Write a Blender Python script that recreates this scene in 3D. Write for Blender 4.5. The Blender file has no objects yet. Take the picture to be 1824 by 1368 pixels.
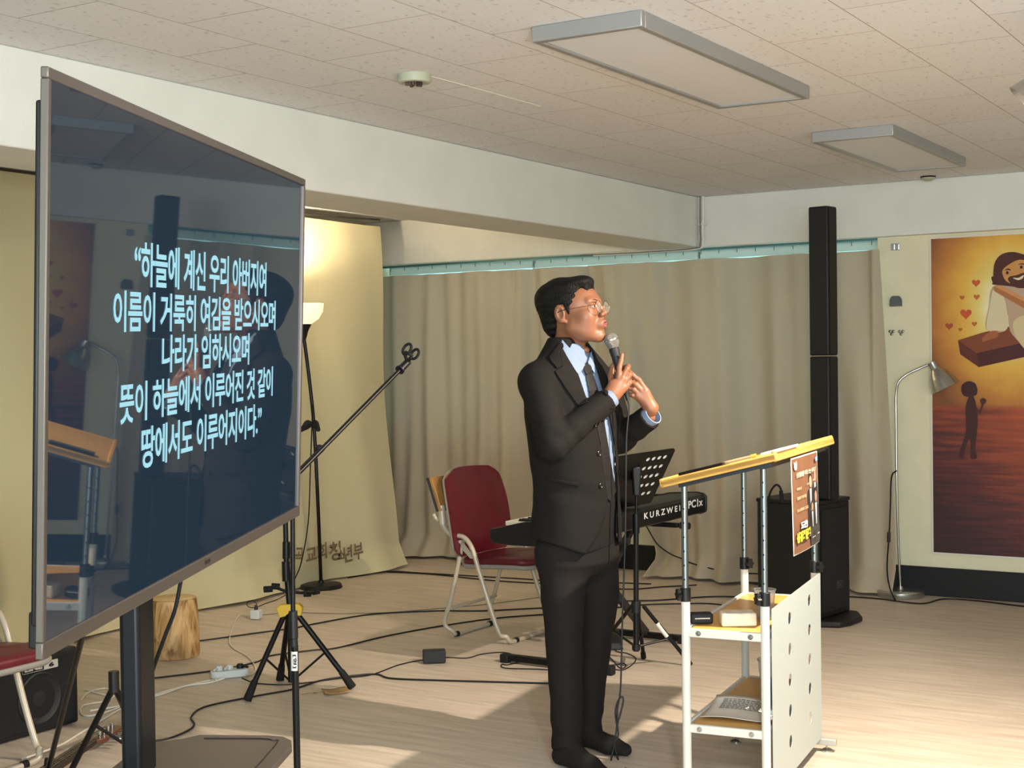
import bpy, math, random
import numpy as np
from mathutils import Matrix, Vector

# ---------------------------------------------------------------- camera
HC = 1.45            # camera height
FPX = 2500.0         # focal length in pixels of a 1824 px wide frame
YAW, PITCH, ROLL = 0.5546, -0.0180, 0.01378
S = bpy.context.scene
COL = S.collection

def cam_axes():
    f = np.array([-math.sin(YAW)*math.cos(PITCH), math.cos(YAW)*math.cos(PITCH), math.sin(PITCH)])
    r = np.array([math.cos(YAW), math.sin(YAW), 0.0])
    d = -np.cross(r, f)
    c, s = math.cos(ROLL), math.sin(ROLL)
    return np.array([c*r+s*d, -s*r+c*d, f])
CM = cam_axes()
cam_d = bpy.data.cameras.new('camera')
cam = bpy.data.objects.new('camera', cam_d); COL.objects.link(cam)
cam_d.sensor_width = 36.0; cam_d.lens = FPX/1824*36.0
cam_d.clip_start = 0.05; cam_d.clip_end = 100
cam.matrix_world = Matrix([[CM[0][i], -CM[1][i], -CM[2][i], (0, 0, HC)[i]] for i in range(3)] + [[0, 0, 0, 1]])
S.camera = cam

S.view_settings.view_transform = 'Standard'
S.view_settings.look = 'None'
S.view_settings.gamma = 1.0
S.view_settings.use_curve_mapping = False
S.view_settings.exposure = 0.28
S.cycles.use_denoising = True
S.cycles.max_bounces = 7
S.cycles.diffuse_bounces = 4

# ---------------------------------------------------------------- world and lights
W = bpy.data.worlds.new('world'); S.world = W; W.use_nodes = True
bg = W.node_tree.nodes['Background']
bg.inputs[0].default_value = (0.50, 0.86, 0.86, 1); bg.inputs[1].default_value = 2.0

def light(name, kind, loc, target, energy, color, size=0.1, size_y=None, cone=None, blend=0.3):
    d = bpy.data.lights.new(name, kind); o = bpy.data.objects.new(name, d); COL.objects.link(o)
    d.energy = energy; d.color = color
    if kind == 'AREA':
        d.size = size
        if size_y: d.shape = 'RECTANGLE'; d.size_y = size_y
    else: d.shadow_soft_size = size
    if kind == 'SPOT': d.spot_size = math.radians(cone); d.spot_blend = blend
    o.location = loc
    if target is not None:
        o.rotation_euler = (Vector(target)-Vector(loc)).to_track_quat('-Z', 'Y').to_euler()
    return o
# ---------------------------------------------------------------- pixel helpers (1824 x 1368 frame)
def ray(x, y): return CM.T @ np.array([(x-912)/FPX, (y-684)/FPX, 1.0])
def onz(x, y, z=0.0):
    r = ray(x, y); return Vector(np.array([0, 0, HC])+r*(z-HC)/r[2])
def onY(x, y, Y):
    r = ray(x, y); return Vector(np.array([0, 0, HC])+r*Y/r[1])
def onX(x, y, X):
    r = ray(x, y); return Vector(np.array([0, 0, HC])+r*X/r[0])
def atd(x, y, d): return Vector(np.array([0, 0, HC])+ray(x, y)*d)
CR = Vector((math.cos(YAW), math.sin(YAW), 0)); CF = Vector((-math.sin(YAW), math.cos(YAW), 0))

WARM = (1.0, 0.85, 0.68)
LAMPRIM = atd(1836, 190, 4.3)
LAMPAX = (CR*-0.66+Vector((0, 0, -0.70))+CF*0.25).normalized()
LAMPB = Vector((LAMPRIM.x+0.45, LAMPRIM.y-0.1, 0))
LAMP = LAMPRIM-LAMPAX*0.040
light('floor_lamp_beam', 'SPOT', LAMP, (-2.1, 4.4, 0.0), 380, WARM, 0.022, cone=132, blend=1.0)
light('added_ceiling_fill', 'SPOT', (-0.4, 1.4, 1.70), (-1.3, 3.4, 2.48), 120, (0.95, 0.97, 1.0), 0.06, cone=165, blend=0.8)  # added fill to brighten the ceiling, no lamp is modelled here
light('torchiere_bulb', 'SPOT', (-5.77, 6.86, 1.95), (-5.77, 6.86, 2.48), 75, (1.0, 0.82, 0.58), 0.05, cone=172, blend=0.5)
light('rear_window_daylight', 'AREA', (1.6, -2.6, 1.5), (-2.0, 6.5, 1.2), 300, (0.80, 0.92, 1.0), 3.0, 1.7)
light('right_window_daylight', 'AREA', (3.1, 3.5, 1.45), (-3.5, 4.5, 1.3), 45, (1.0, 0.95, 0.88), 3.0, 1.5)

# ---------------------------------------------------------------- materials
def lin(h):
    h = h.lstrip('#'); c = [int(h[i:i+2], 16)/255 for i in (0, 2, 4)]
    return tuple(((x+0.055)/1.055)**2.4 if x > 0.04045 else x/12.92 for x in c)+(1.0,)
MATS = {}
def mat(name, color='#808080', rough=0.6, metal=0.0, noise=0.0, nscale=20.0, bump=0.0, bscale=80.0, trans=0.0, ior=1.45,
        emit=None, estr=0.0, alpha=1.0, spec=0.5, coat=0.0, stretch=(1, 1, 1), color2=None, sheen=0.0):
    if name in MATS: return MATS[name]
    m = bpy.data.materials.new(name); m.use_nodes = True; nt = m.node_tree
    b = nt.nodes['Principled BSDF']
    c = lin(color) if isinstance(color, str) else tuple(color)+(1.0,)
    b.inputs['Base Color'].default_value = c
    b.inputs['Roughness'].default_value = rough; b.inputs['Metallic'].default_value = metal
    b.inputs['IOR'].default_value = ior; b.inputs['Specular IOR Level'].default_value = spec
    b.inputs['Transmission Weight'].default_value = trans; b.inputs['Alpha'].default_value = alpha
    b.inputs['Coat Weight'].default_value = coat; b.inputs['Sheen Weight'].default_value = sheen
    if emit: b.inputs['Emission Color'].default_value = lin(emit); b.inputs['Emission Strength'].default_value = estr
    if noise > 0 or bump > 0 or color2:
        tc = nt.nodes.new('ShaderNodeTexCoord'); mp = nt.nodes.new('ShaderNodeMapping'); mp.inputs['Scale'].default_value = stretch
        nt.links.new(tc.outputs['Object'], mp.inputs[0])
    if noise > 0 or color2:
        n = nt.nodes.new('ShaderNodeTexNoise'); n.inputs['Scale'].default_value = nscale; n.inputs['Detail'].default_value = 6
        nt.links.new(mp.outputs[0], n.inputs['Vector'])
        mx = nt.nodes.new('ShaderNodeMix'); mx.data_type = 'RGBA'
        k = noise
        mx.inputs['A'].default_value = tuple(min(1, x*(1-k)) for x in c[:3])+(1,)
        mx.inputs['B'].default_value = lin(color2) if color2 else tuple(min(1, x*(1+k)) for x in c[:3])+(1,)
        rp = nt.nodes.new('ShaderNodeMapRange'); rp.inputs['From Min'].default_value = 0.35; rp.inputs['From Max'].default_value = 0.65
        nt.links.new(n.outputs['Fac'], rp.inputs['Value']); nt.links.new(rp.outputs[0], mx.inputs['Factor'])
        nt.links.new(mx.outputs['Result'], b.inputs['Base Color'])
    if bump > 0:
        n2 = nt.nodes.new('ShaderNodeTexNoise'); n2.inputs['Scale'].default_value = bscale; n2.inputs['Detail'].default_value = 4
        nt.links.new(mp.outputs[0], n2.inputs['Vector'])
        bp = nt.nodes.new('ShaderNodeBump'); bp.inputs['Strength'].default_value = bump; bp.inputs['Distance'].default_value = 0.005
        nt.links.new(n2.outputs['Fac'], bp.inputs['Height']); nt.links.new(bp.outputs[0], b.inputs['Normal'])
    MATS[name] = m
    return m

# ---------------------------------------------------------------- mesh builder
def basis(d):
    d = Vector(d).normalized(); a = Vector((0, 0, 1)) if abs(d.z) < 0.95 else Vector((1, 0, 0))
    u = d.cross(a).normalized(); v = d.cross(u).normalized()
    return u, v, d
def smooth_path(pts, n=6, closed=False):
    P = [Vector(p) for p in pts]; out = []; L = len(P)
    if L < 3: return P
    rng = range(L) if closed else range(L-1)
    for i in rng:
        p0 = P[(i-1) % L] if closed or i > 0 else P[0]*2-P[1]
        p1 = P[i]; p2 = P[(i+1) % L]
        p3 = P[(i+2) % L] if closed or i+2 < L else P[-1]*2-P[-2]
        for k in range(n):
            t = k/n
            out.append(0.5*((2*p1)+(p2-p0)*t+(2*p0-5*p1+4*p2-p3)*t*t+(3*p1-p0-3*p2+p3)*t**3))
    if not closed: out.append(P[-1])
    return out

class MB:
    def __init__(s): s.v = []; s.f = []; s.mi = []; s.cur = 0
    def add(s, vs, fs):
        o = len(s.v); s.v += [Vector(v) for v in vs]
        for f in fs: s.f.append([i+o for i in f]); s.mi.append(s.cur)
        return s
    def box(s, c, size, M=None):
        c = Vector(c); h = Vector(size)/2
        vs = [Vector((x*h.x, y*h.y, z*h.z)) for x in (-1, 1) for y in (-1, 1) for z in (-1, 1)]
        if M is not None: vs = [M @ v for v in vs]
        vs = [v+c for v in vs]
        return s.add(vs, [(0, 1, 3, 2), (4, 6, 7, 5), (0, 4, 5, 1), (2, 3, 7, 6), (0, 2, 6, 4), (1, 5, 7, 3)])
    def hexa(s, low, high):      # 4 lower corners, 4 upper corners
        return s.add(list(low)+list(high), [(3, 2, 1, 0), (4, 5, 6, 7), (0, 1, 5, 4), (1, 2, 6, 5), (2, 3, 7, 6), (3, 0, 4, 7)])
    def quad(s, a, b, c, d): return s.add([a, b, c, d], [(0, 1, 2, 3)])
    def cyl(s, p0, p1, r0, r1=None, n=16, caps=True):
        r1 = r0 if r1 is None else r1
        p0 = Vector(p0); p1 = Vector(p1); u, v, _ = basis(p1-p0); vs = []
        for p, r in ((p0, r0), (p1, r1)):
            for k in range(n):
                a = 2*math.pi*k/n; vs.append(p+(u*math.cos(a)+v*math.sin(a))*r)
        fs = [(k, (k+1) % n, n+(k+1) % n, n+k) for k in range(n)]
        if caps: fs += [tuple(range(n))[::-1], tuple(range(n, 2*n))]
        return s.add(vs, fs)
    def tube(s, pts, r, n=8, sm=6, closed=False):
        P = smooth_path(pts, sm, closed) if sm else [Vector(p) for p in pts]
        L = len(P); vs = []; pu = None
        rr = r if callable(r) else (lambda t: r)
        for i, p in enumerate(P):
            t = (P[(i+1) % L]-P[(i-1) % L]) if closed else (P[min(i+1, L-1)]-P[max(i-1, 0)])
            if t.length < 1e-9: t = Vector((0, 0, 1))
            t.normalize()
            if pu is None: u, v, _ = basis(t)
            else:
                u = (pu-t*pu.dot(t))
                u = u.normalized() if u.length > 1e-6 else basis(t)[0]
                v = t.cross(u)
            pu = u; R = rr(i/max(1, L-1))
            for k in range(n):
                a = 2*math.pi*k/n; vs.append(p+(u*math.cos(a)+v*math.sin(a))*R)
        fs = []
        for i in range(L if closed else L-1):
            j = (i+1) % L
            fs += [(i*n+k, i*n+(k+1) % n, j*n+(k+1) % n, j*n+k) for k in range(n)]
        if not closed: fs += [tuple(range(n))[::-1], tuple(range((L-1)*n, L*n))]
        return s.add(vs, fs)
    def lathe(s, prof, c=(0, 0, 0), axis=(0, 0, 1), n=32, squash=1.0):
        c = Vector(c); u, v, d = basis(axis); vs = []; L = len(prof)
        for r, h in prof:
            for k in range(n):
                a = 2*math.pi*k/n; vs.append(c+d*h+(u*math.cos(a)+v*math.sin(a)*squash)*max(r, 1e-4))
        fs = [(i*n+k, i*n+(k+1) % n, (i+1)*n+(k+1) % n, (i+1)*n+k) for i in range(L-1) for k in range(n)]
        return s.add(vs, fs)
    def prism(s, poly, fr, t):   # poly: 2-D points; fr: (origin, ux, uy, normal); thickness t along the normal
        o, ux, uy, nn = [Vector(x) for x in fr]; n = len(poly)
        a = [o+ux*p[0]+uy*p[1] for p in poly]; b = [p+nn*t for p in a]
        return s.add(a+b, [tuple(range(n))[::-1], tuple(range(n, 2*n))]+[(k, (k+1) % n, n+(k+1) % n, n+k) for k in range(n)])
    def ball(s, c, r, n=16, sc=(1, 1, 1)):
        c = Vector(c); vs = []; m = n//2
        for i in range(m+1):
            th = math.pi*i/m
            for k in range(n):
                a = 2*math.pi*k/n
                vs.append(c+Vector((math.sin(th)*math.cos(a)*sc[0], math.sin(th)*math.sin(a)*sc[1], math.cos(th)*sc[2]))*r)
        return s.add(vs, [(i*n+k, (i+1)*n+k, (i+1)*n+(k+1) % n, i*n+(k+1) % n) for i in range(m) for k in range(n)])
    def grid(s, fn, nu, nv, cu=False):
        vs = [fn(i/nu, j/nv) for j in range(nv+1) for i in range(nu+1)]
        w = nu+1
        return s.add(vs, [(j*w+i, j*w+i+1, (j+1)*w+i+1, (j+1)*w+i) for j in range(nv) for i in range(nu)])
    def build(s, name, m, parent=None, local=False, bevel=0.0, seg=2, smooth=True, solid=0.0, sub=0, ang=40):
        me = bpy.data.meshes.new(name)
        vs = s.v
        if parent is not None and not local:
            inv = WM[parent.name].inverted(); vs = [inv @ v for v in vs]
        me.from_pydata([tuple(v) for v in vs], [], s.f)
        for mm in (m if isinstance(m, (list, tuple)) else [m]): me.materials.append(mm)
        me.polygons.foreach_set('material_index', s.mi)
        me.validate(); me.update()
        o = bpy.data.objects.new(name, me); COL.objects.link(o)
        if parent is not None: o.parent = parent; WM[o.name] = WM[parent.name]
        else: WM[o.name] = Matrix.Identity(4)
        if smooth: me.shade_smooth(); me.set_sharp_from_angle(angle=math.radians(ang))
        if solid:
            md = o.modifiers.new('solid', 'SOLIDIFY'); md.thickness = solid; md.offset = 0
        if bevel:
            md = o.modifiers.new('bevel', 'BEVEL'); md.width = bevel; md.segments = seg; md.limit_method = 'ANGLE'; md.angle_limit = math.radians(35)
        if sub:
            md = o.modifiers.new('sub', 'SUBSURF'); md.levels = sub; md.render_levels = sub
        return o
WM = {}
def thing(name, label, cat, loc=(0, 0, 0), rz=0.0, group=None, M=None):
    o = bpy.data.objects.new(name, None); COL.objects.link(o); o.empty_display_size = 0.1
    m = M if M is not None else Matrix.Translation(loc) @ Matrix.Rotation(rz, 4, 'Z')
    o.matrix_world = m; WM[o.name] = m.copy()
    tag(o, label, cat, group)
    return o
def tag(o, label, cat, group=None):
    o['label'] = label; o['category'] = cat
    if group: o['group'] = group
    return o
def struct(o): o['kind'] = 'structure'; return o

def text_mesh(body, size=1.0, bold=0.0, spacing=1.0, align='CENTER', extrude=0.0, shear=0.0, res=3):
    c = bpy.data.curves.new('lettering', 'FONT'); c.body = body; c.size = size; c.align_x = align
    c.space_character = spacing; c.offset = bold; c.extrude = extrude; c.resolution_u = res; c.shear = shear
    o = bpy.data.objects.new('lettering', c); COL.objects.link(o)
    dg = bpy.context.evaluated_depsgraph_get(); dg.update()
    me = o.evaluated_get(dg).to_mesh()
    vs = [v.co.copy() for v in me.vertices]; fs = [list(p.vertices) for p in me.polygons]
    o.evaluated_get(dg).to_mesh_clear()
    bpy.data.objects.remove(o); bpy.data.curves.remove(c)
    return vs, fs
def add_text(mb, body, fr, size, width=None, height=None, **kw):   # fr: origin, x axis, y axis, normal
    o, ux, uy, nn = [Vector(x) for x in fr]
    vs, fs = text_mesh(body, size, **kw)
    if not vs: return
    x0 = min(v.x for v in vs); x1 = max(v.x for v in vs); y0 = min(v.y for v in vs); y1 = max(v.y for v in vs)
    sx = width/(x1-x0) if width else 1.0; sy = height/(y1-y0) if height else 1.0
    cx = (x0+x1)/2; cy = (y0+y1)/2
    mb.add([o+ux*((v.x-cx)*sx)+uy*((v.y-cy)*sy)+nn*v.z for v in vs], fs)
# ================================================================ SETTING
CZ = 2.48            # ceiling height
BZ = 2.155           # underside of the beams
YB = 8.38            # face of the far beam
YW = 8.44            # far wall
# floor: pale wood-grain vinyl
def floor_mat():
    m = bpy.data.materials.new('wood_grain_vinyl'); m.use_nodes = True; nt = m.node_tree; b = nt.nodes['Principled BSDF']
    tc = nt.nodes.new('ShaderNodeTexCoord'); mp = nt.nodes.new('ShaderNodeMapping')
    mp.inputs['Rotation'].default_value = (0, 0, math.radians(-32)); mp.inputs['Scale'].default_value = (1.3, 14, 1)
    nt.links.new(tc.outputs['Object'], mp.inputs[0])
    n = nt.nodes.new('ShaderNodeTexNoise'); n.inputs['Scale'].default_value = 2.2; n.inputs['Detail'].default_value = 9; n.inputs['Distortion'].default_value = 0.4
    nt.links.new(mp.outputs[0], n.inputs['Vector'])
    r = nt.nodes.new('ShaderNodeValToRGB'); nt.links.new(n.outputs['Fac'], r.inputs[0])
    e = r.color_ramp.elements; e[0].position = 0.28; e[0].color = lin('#b2a493'); e[1].position = 0.70; e[1].color = lin('#cfc1b1')
    e2 = r.color_ramp.elements.new(0.5); e2.color = lin('#c3b4a4')
    nt.links.new(r.outputs[0], b.inputs['Base Color'])
    b.inputs['Roughness'].default_value = 0.46; b.inputs['Specular IOR Level'].default_value = 0.35
    bp = nt.nodes.new('ShaderNodeBump'); bp.inputs['Strength'].default_value = 0.06; bp.inputs['Distance'].default_value = 0.003
    nt.links.new(n.outputs['Fac'], bp.inputs['Height']); nt.links.new(bp.outputs[0], b.inputs['Normal'])
    return m
fl = MB().box((-1.6, 3, -0.05), (9.8, 12.2, 0.1)).build('floor', floor_mat(), smooth=False); struct(fl)

# ceiling: fissured mineral-fibre tiles laid in running bond
def ceiling_mat():
    m = bpy.data.materials.new('fissured_tile'); m.use_nodes = True; nt = m.node_tree; b = nt.nodes['Principled BSDF']
    L = nt.links.new
    tc = nt.nodes.new('ShaderNodeTexCoord'); mp = nt.nodes.new('ShaderNodeMapping')
    mp.inputs['Rotation'].default_value = (0, 0, math.radians(90)); mp.inputs['Location'].default_value = (0.15, 0.33, 0)
    L(tc.outputs['Object'], mp.inputs[0])
    br = nt.nodes.new('ShaderNodeTexBrick'); br.inputs['Scale'].default_value = 1.0
    br.inputs['Brick Width'].default_value = 0.66; br.inputs['Row Height'].default_value = 0.345
    br.inputs['Mortar Size'].default_value = 0.0022; br.inputs['Mortar Smooth'].default_value = 0.3
    br.offset = 0.5
    br.inputs['Color1'].default_value = lin('#dad9d8'); br.inputs['Color2'].default_value = lin('#d7d5d4'); br.inputs['Mortar'].default_value = lin('#9a8e84')
    L(mp.outputs[0], br.inputs['Vector'])
    mv = nt.nodes.new('ShaderNodeMapping'); mv.inputs['Scale'].default_value = (1.0, 0.55, 1); L(tc.outputs['Object'], mv.inputs[0])
    vo = nt.nodes.new('ShaderNodeTexNoise'); vo.inputs['Scale'].default_value = 62; vo.inputs['Detail'].default_value = 2; L(mv.outputs[0], vo.inputs['Vector'])
    cr = nt.nodes.new('ShaderNodeValToRGB'); L(vo.outputs['Fac'], cr.inputs[0])
    cr.color_ramp.elements[0].position = 0.30; cr.color_ramp.elements[0].color = (0.62, 0.60, 0.58, 1)
    cr.color_ramp.elements[1].position = 0.37; cr.color_ramp.elements[1].color = (1, 1, 1, 1)
    mx = nt.nodes.new('ShaderNodeMix'); mx.data_type = 'RGBA'; mx.blend_type = 'MULTIPLY'; mx.inputs['Factor'].default_value = 0.65
    L(br.outputs['Color'], mx.inputs['A']); L(cr.outputs[0], mx.inputs['B']); L(mx.outputs['Result'], b.inputs['Base Color'])
    bp = nt.nodes.new('ShaderNodeBump'); bp.inputs['Strength'].default_value = 0.5; bp.inputs['Distance'].default_value = 0.004
    L(cr.outputs[0], bp.inputs['Height']); L(bp.outputs[0], b.inputs['Normal'])
    b.inputs['Roughness'].default_value = 0.9; b.inputs['Specular IOR Level'].default_value = 0.2
    return m
struct(MB().box((-1.6, 3, CZ+0.05), (9.8, 12.2, 0.1)).build('ceiling', ceiling_mat(), smooth=False))
m_plaster = mat('white_painted_plaster', '#d6d5cc', 0.75, noise=0.03, nscale=5, bump=0.15, bscale=60)
m_cream = mat('cream_painted_wall', '#d9d2b4', 0.75, noise=0.03, nscale=6, bump=0.12, bscale=60)
m_black = mat('black_baseboard_paint', '#0b0b0d', 0.6)
struct(MB().box((-3.955, 2.72, (CZ+BZ)/2), (0.41, 11.3, CZ-BZ)).build('trim_1', m_plaster, bevel=0.006))        # near beam
struct(MB().box((-1.6, YB+0.15, (CZ+BZ)/2), (9.8, 0.3, CZ-BZ)).build('trim_2', m_plaster, bevel=0.006))       # far beam
wb = MB()
wb.box((0.325, YW+0.1, BZ/2), (5.85, 0.2, BZ))                  # right of the window
wb.box((-4.55, YW+0.22, 0.42), (3.9, 0.16, 0.84))               # below the sill
struct(wb.build('wall_back', m_cream, smooth=False))
struct(MB().box((-6.55, 3, CZ/2), (0.1, 12.2, CZ)).build('wall_left', m_cream, smooth=False))
struct(MB().box((3.25, 3, CZ/2), (0.1, 12.2, CZ)).build('wall_right', m_cream, smooth=False))
wr = MB()
wr.box((-1.6, -3.1, 0.35), (9.8, 0.1, 0.7)); wr.box((-1.6, -3.1, 2.35), (9.8, 0.1, 0.3)); wr.box((-4.2, -3.1, 1.45), (4.6, 0.1, 1.6)); wr.box((3.25, -3.1, 1.45), (0.2, 0.1, 1.6))
struct(wr.build('wall_rear', m_cream, smooth=False))
bb = MB()
bb.box((0.3, YW-0.012, 0.085), (5.8, 0.03, 0.17)); bb.box((-4.5, YW+0.12, 0.085), (3.8, 0.03, 0.17))
struct(bb.build('baseboard_back', m_black, bevel=0.003))
struct(MB().box((-6.49, 3, 0.085), (0.03, 12.1, 0.17)).build('baseboard_left', m_black))
# windows behind the curtain
m_frame = mat('white_window_frame', '#cfd6d4', 0.5)
m_glass = mat('window_glass', '#e8f4f4', 0.05, trans=1.0, ior=1.05)
for k in range(3):
    x0 = -6.46+k*1.29; x1 = x0+1.29
    w = MB()
    for (a, b2, z0, z1) in ((x0, x1, 0.84, 0.90), (x0, x1, 2.10, 2.155), (x0, x0+0.012, 0.84, 2.15), (x1-0.012, x1, 0.84, 2.15)):
        w.box(((a+b2)/2, YW+0.26, (z0+z1)/2), (b2-a, 0.07, z1-z0))
    wo = w.build('window_%d' % (k+1), m_frame, bevel=0.004); struct(wo)
    MB().box(((x0+x1)/2, YW+0.26, 1.5), (x1-x0-0.1, 0.008, 1.2)).build('pane', m_glass, wo)

# ---------------------------------------------------------------- curtains
def cloth_mat(name, c, sc=300):
    m = bpy.data.materials.new(name); m.use_nodes = True; nt = m.node_tree; b = nt.nodes['Principled BSDF']
    b.inputs['Base Color'].default_value = lin(c); b.inputs['Roughness'].default_value = 0.95; b.inputs['Specular IOR Level'].default_value = 0.1
    b.inputs['Sheen Weight'].default_value = 0.15
    tr = nt.nodes.new('ShaderNodeBsdfTranslucent'); tr.inputs[0].default_value = lin(c)
    mx = nt.nodes.new('ShaderNodeMixShader'); mx.inputs[0].default_value = 0.08
    out = nt.nodes['Material Output']
    nt.links.new(b.outputs[0], mx.inputs[1]); nt.links.new(tr.outputs[0], mx.inputs[2]); nt.links.new(mx.outputs[0], out.inputs[0])
    tc = nt.nodes.new('ShaderNodeTexCoord'); n = nt.nodes.new('ShaderNodeTexNoise'); n.inputs['Scale'].default_value = sc
    nt.links.new(tc.outputs['Object'], n.inputs['Vector'])
    bp = nt.nodes.new('ShaderNodeBump'); bp.inputs['Strength'].default_value = 0.25; bp.inputs['Distance'].default_value = 0.002
    nt.links.new(n.outputs['Fac'], bp.inputs['Height']); nt.links.new(bp.outputs[0], b.inputs['Normal'])
    return m
m_curt = cloth_mat('grey_linen_curtain', '#b5a893')
m_back = cloth_mat('cream_backdrop_cloth', '#cfc6a0')
def folds(x, seed, z):
    rnd = random.Random(seed); y = 0
    for k in range(9):
        f = rnd.uniform(9, 42); p = rnd.uniform(0, 6.28); a = rnd.uniform(0.3, 1.0)*0.35/f**0.62
        y += a*math.sin(f*x+p+0.5*math.sin(2.1*z+p))
    return y
def curtain(name, label, x0f, x1f, seed, ztop=2.082, zbot=lambda u: 0.02, pool=True, yoff=0.0):
    def fn(u, v):
        z = zbot(u)+(ztop-zbot(u))*(1-v)
        xa, xb = x0f(1-v), x1f(1-v)
        x = x0f(1)+(xb-x0f(1))*u+(xa-x0f(1))*(1-u)**5
        amp = 0.34+0.36*v
        y = YW+0.055+yoff+folds(x0f(1)+(x1f(1)-x0f(1))*u, seed, z)*amp*0.8+0.03*math.sin(3*x+2*v)*v
        y -= 0.10*v*v
        if v > 0.93 and pool: y -= (v-0.93)*2.2*(0.6+0.4*math.sin(9*x)); 
        lim = YW+0.11 if x < -2.70 else YW+0.11-min(0.14, (x+2.70)*2.0)
        return Vector((x, lim-0.012*math.log(1+math.exp(min(40, (lim-y)/0.012))), max(z, 0.012)))
    return fn
t1 = thing('curtain', 'grey linen curtain panel hanging between the cream backdrop and the speaker', 'curtain', (-5.3, YW, 0), group='long curtains on the window rail')
fn = curtain('c', '', lambda h: -6.47-0.02*(1-h), lambda h: -4.50+0.07*(1-h), 5)
MB().grid(fn, 190, 60).build('cloth', m_curt, t1, ang=180)
def lx(h):   # leading lower-left edge of the right panel
    P = [(0, -4.10), (0.05, -4.02), (0.13, -4.12), (0.2, -4.25), (0.4, -4.42), (1, -4.63)]
    for (a, b2), (c, d) in zip(P, P[1:]):
        if h <= c: return b2+(d-b2)*(h-a)/(c-a)
    return P[-1][1]
t2 = thing('curtain', 'grey linen curtain panel hanging behind the lectern and the tall black speaker', 'curtain', (-3.6, YW, 0), group='long curtains on the window rail')
fn = curtain('c', '', lx, lambda h: -2.58+0.12*(1-h), 11, yoff=-0.03)
MB().grid(fn, 210, 60).build('cloth', m_curt, t2, ang=180)
rl = thing('curtain_rail', 'teal grey curtain rail with hooks running below the far beam', 'curtain rail', (-4.5, YW, BZ))
MB().box((-4.5, YW+0.03, BZ-0.008), (3.8, 0.02, 0.014)).build('track', mat('rail_teal', '#5f8a8e', 0.4, 0.6), rl)
hk = MB()
for k in range(30):
    x = -6.3+k*0.126; hk.cyl((x, YW+0.03, BZ-0.012), (x, YW+0.03, BZ-0.04), 0.0022, n=6)
hk.build('hook_row', mat('hook_grey', '#3f5557', 0.5, 0.5), rl)['kind'] = 'stuff'

# cream cloth backdrop along the left bay
XD = -5.88
bd = thing('backdrop', 'large cream cloth backdrop with church youth lettering hanging behind the television', 'backdrop', (XD, 5.5, 0))
def bfn(u, v):
    z = 2.40*(1-v)+0.008; y = 1.0+(6.80+0.22*(1-v)**1.5+0.13*v+0.02*v**3)*u
    d = 0.020*math.sin(5.1*y+0.5*math.sin(2*z))+0.011*math.sin(9.3*y+0.5*z)+0.003*math.sin(19*y+3*z)
    d *= (0.5+0.9*v)
    z2 = z + (1-v)*(0.055*min(1, max(0, (6.5-y)/0.8))+0.006*math.sin(3*y))
    d += -0.20*(1-v)**1.5
    if v > 0.93: d += (v-0.93)*1.0*(0.55+0.45*math.sin(4.2*y)); z2 = max(z2, 0.012+0.01*max(0, math.sin(4.2*y)))
    ed = max(0, u-0.93)/0.07
    d += 0.02*ed*math.sin(3*z+1)
    return Vector((XD+d, y, z2))
MB().grid(bfn, 230, 70).build('cloth', m_back, bd, ang=180)
MB().tube([(XD-0.2, 0.8, 2.47), (XD-0.2, 5.2, 2.465), (XD-0.2, 6.9, 2.425), (XD-0.2, 8.05, 2.455)], 0.006).build('hanging_wire', mat('dark_wire', '#2c2620', 0.6), bd)
tm = MB()
UX, UY, UN = Vector((0, 1, 0)), Vector((0, 0, 1)), Vector((1, 0, 0))
def bt(s, px, py, w, h, rot=0.0, **kw):
    o = onX(px, py, XD+0.0); o.x = XD+0.055
    ux = UX*math.cos(rot)+UY*math.sin(rot); uy = UY*math.cos(rot)-UX*math.sin(rot)
    add_text(tm, s, (o, ux, uy, UN), 0.14, width=w, height=h, bold=0.004, **kw)
bt('월곡', 513, 988, 0.17, 0.105, -0.10)
bt('교회', 552, 984, 0.21, 0.105, 0.06)
bt('청', 585, 981, 0.12, 0.125, 0.0)
bt('소', 596, 987, 0.07, 0.06, 0.0)
bt('년부', 618, 983, 0.21, 0.115, 0.05)
tm.build('lettering', mat('brown_lettering', '#7d6a50', 0.9), bd, smooth=False)

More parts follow.
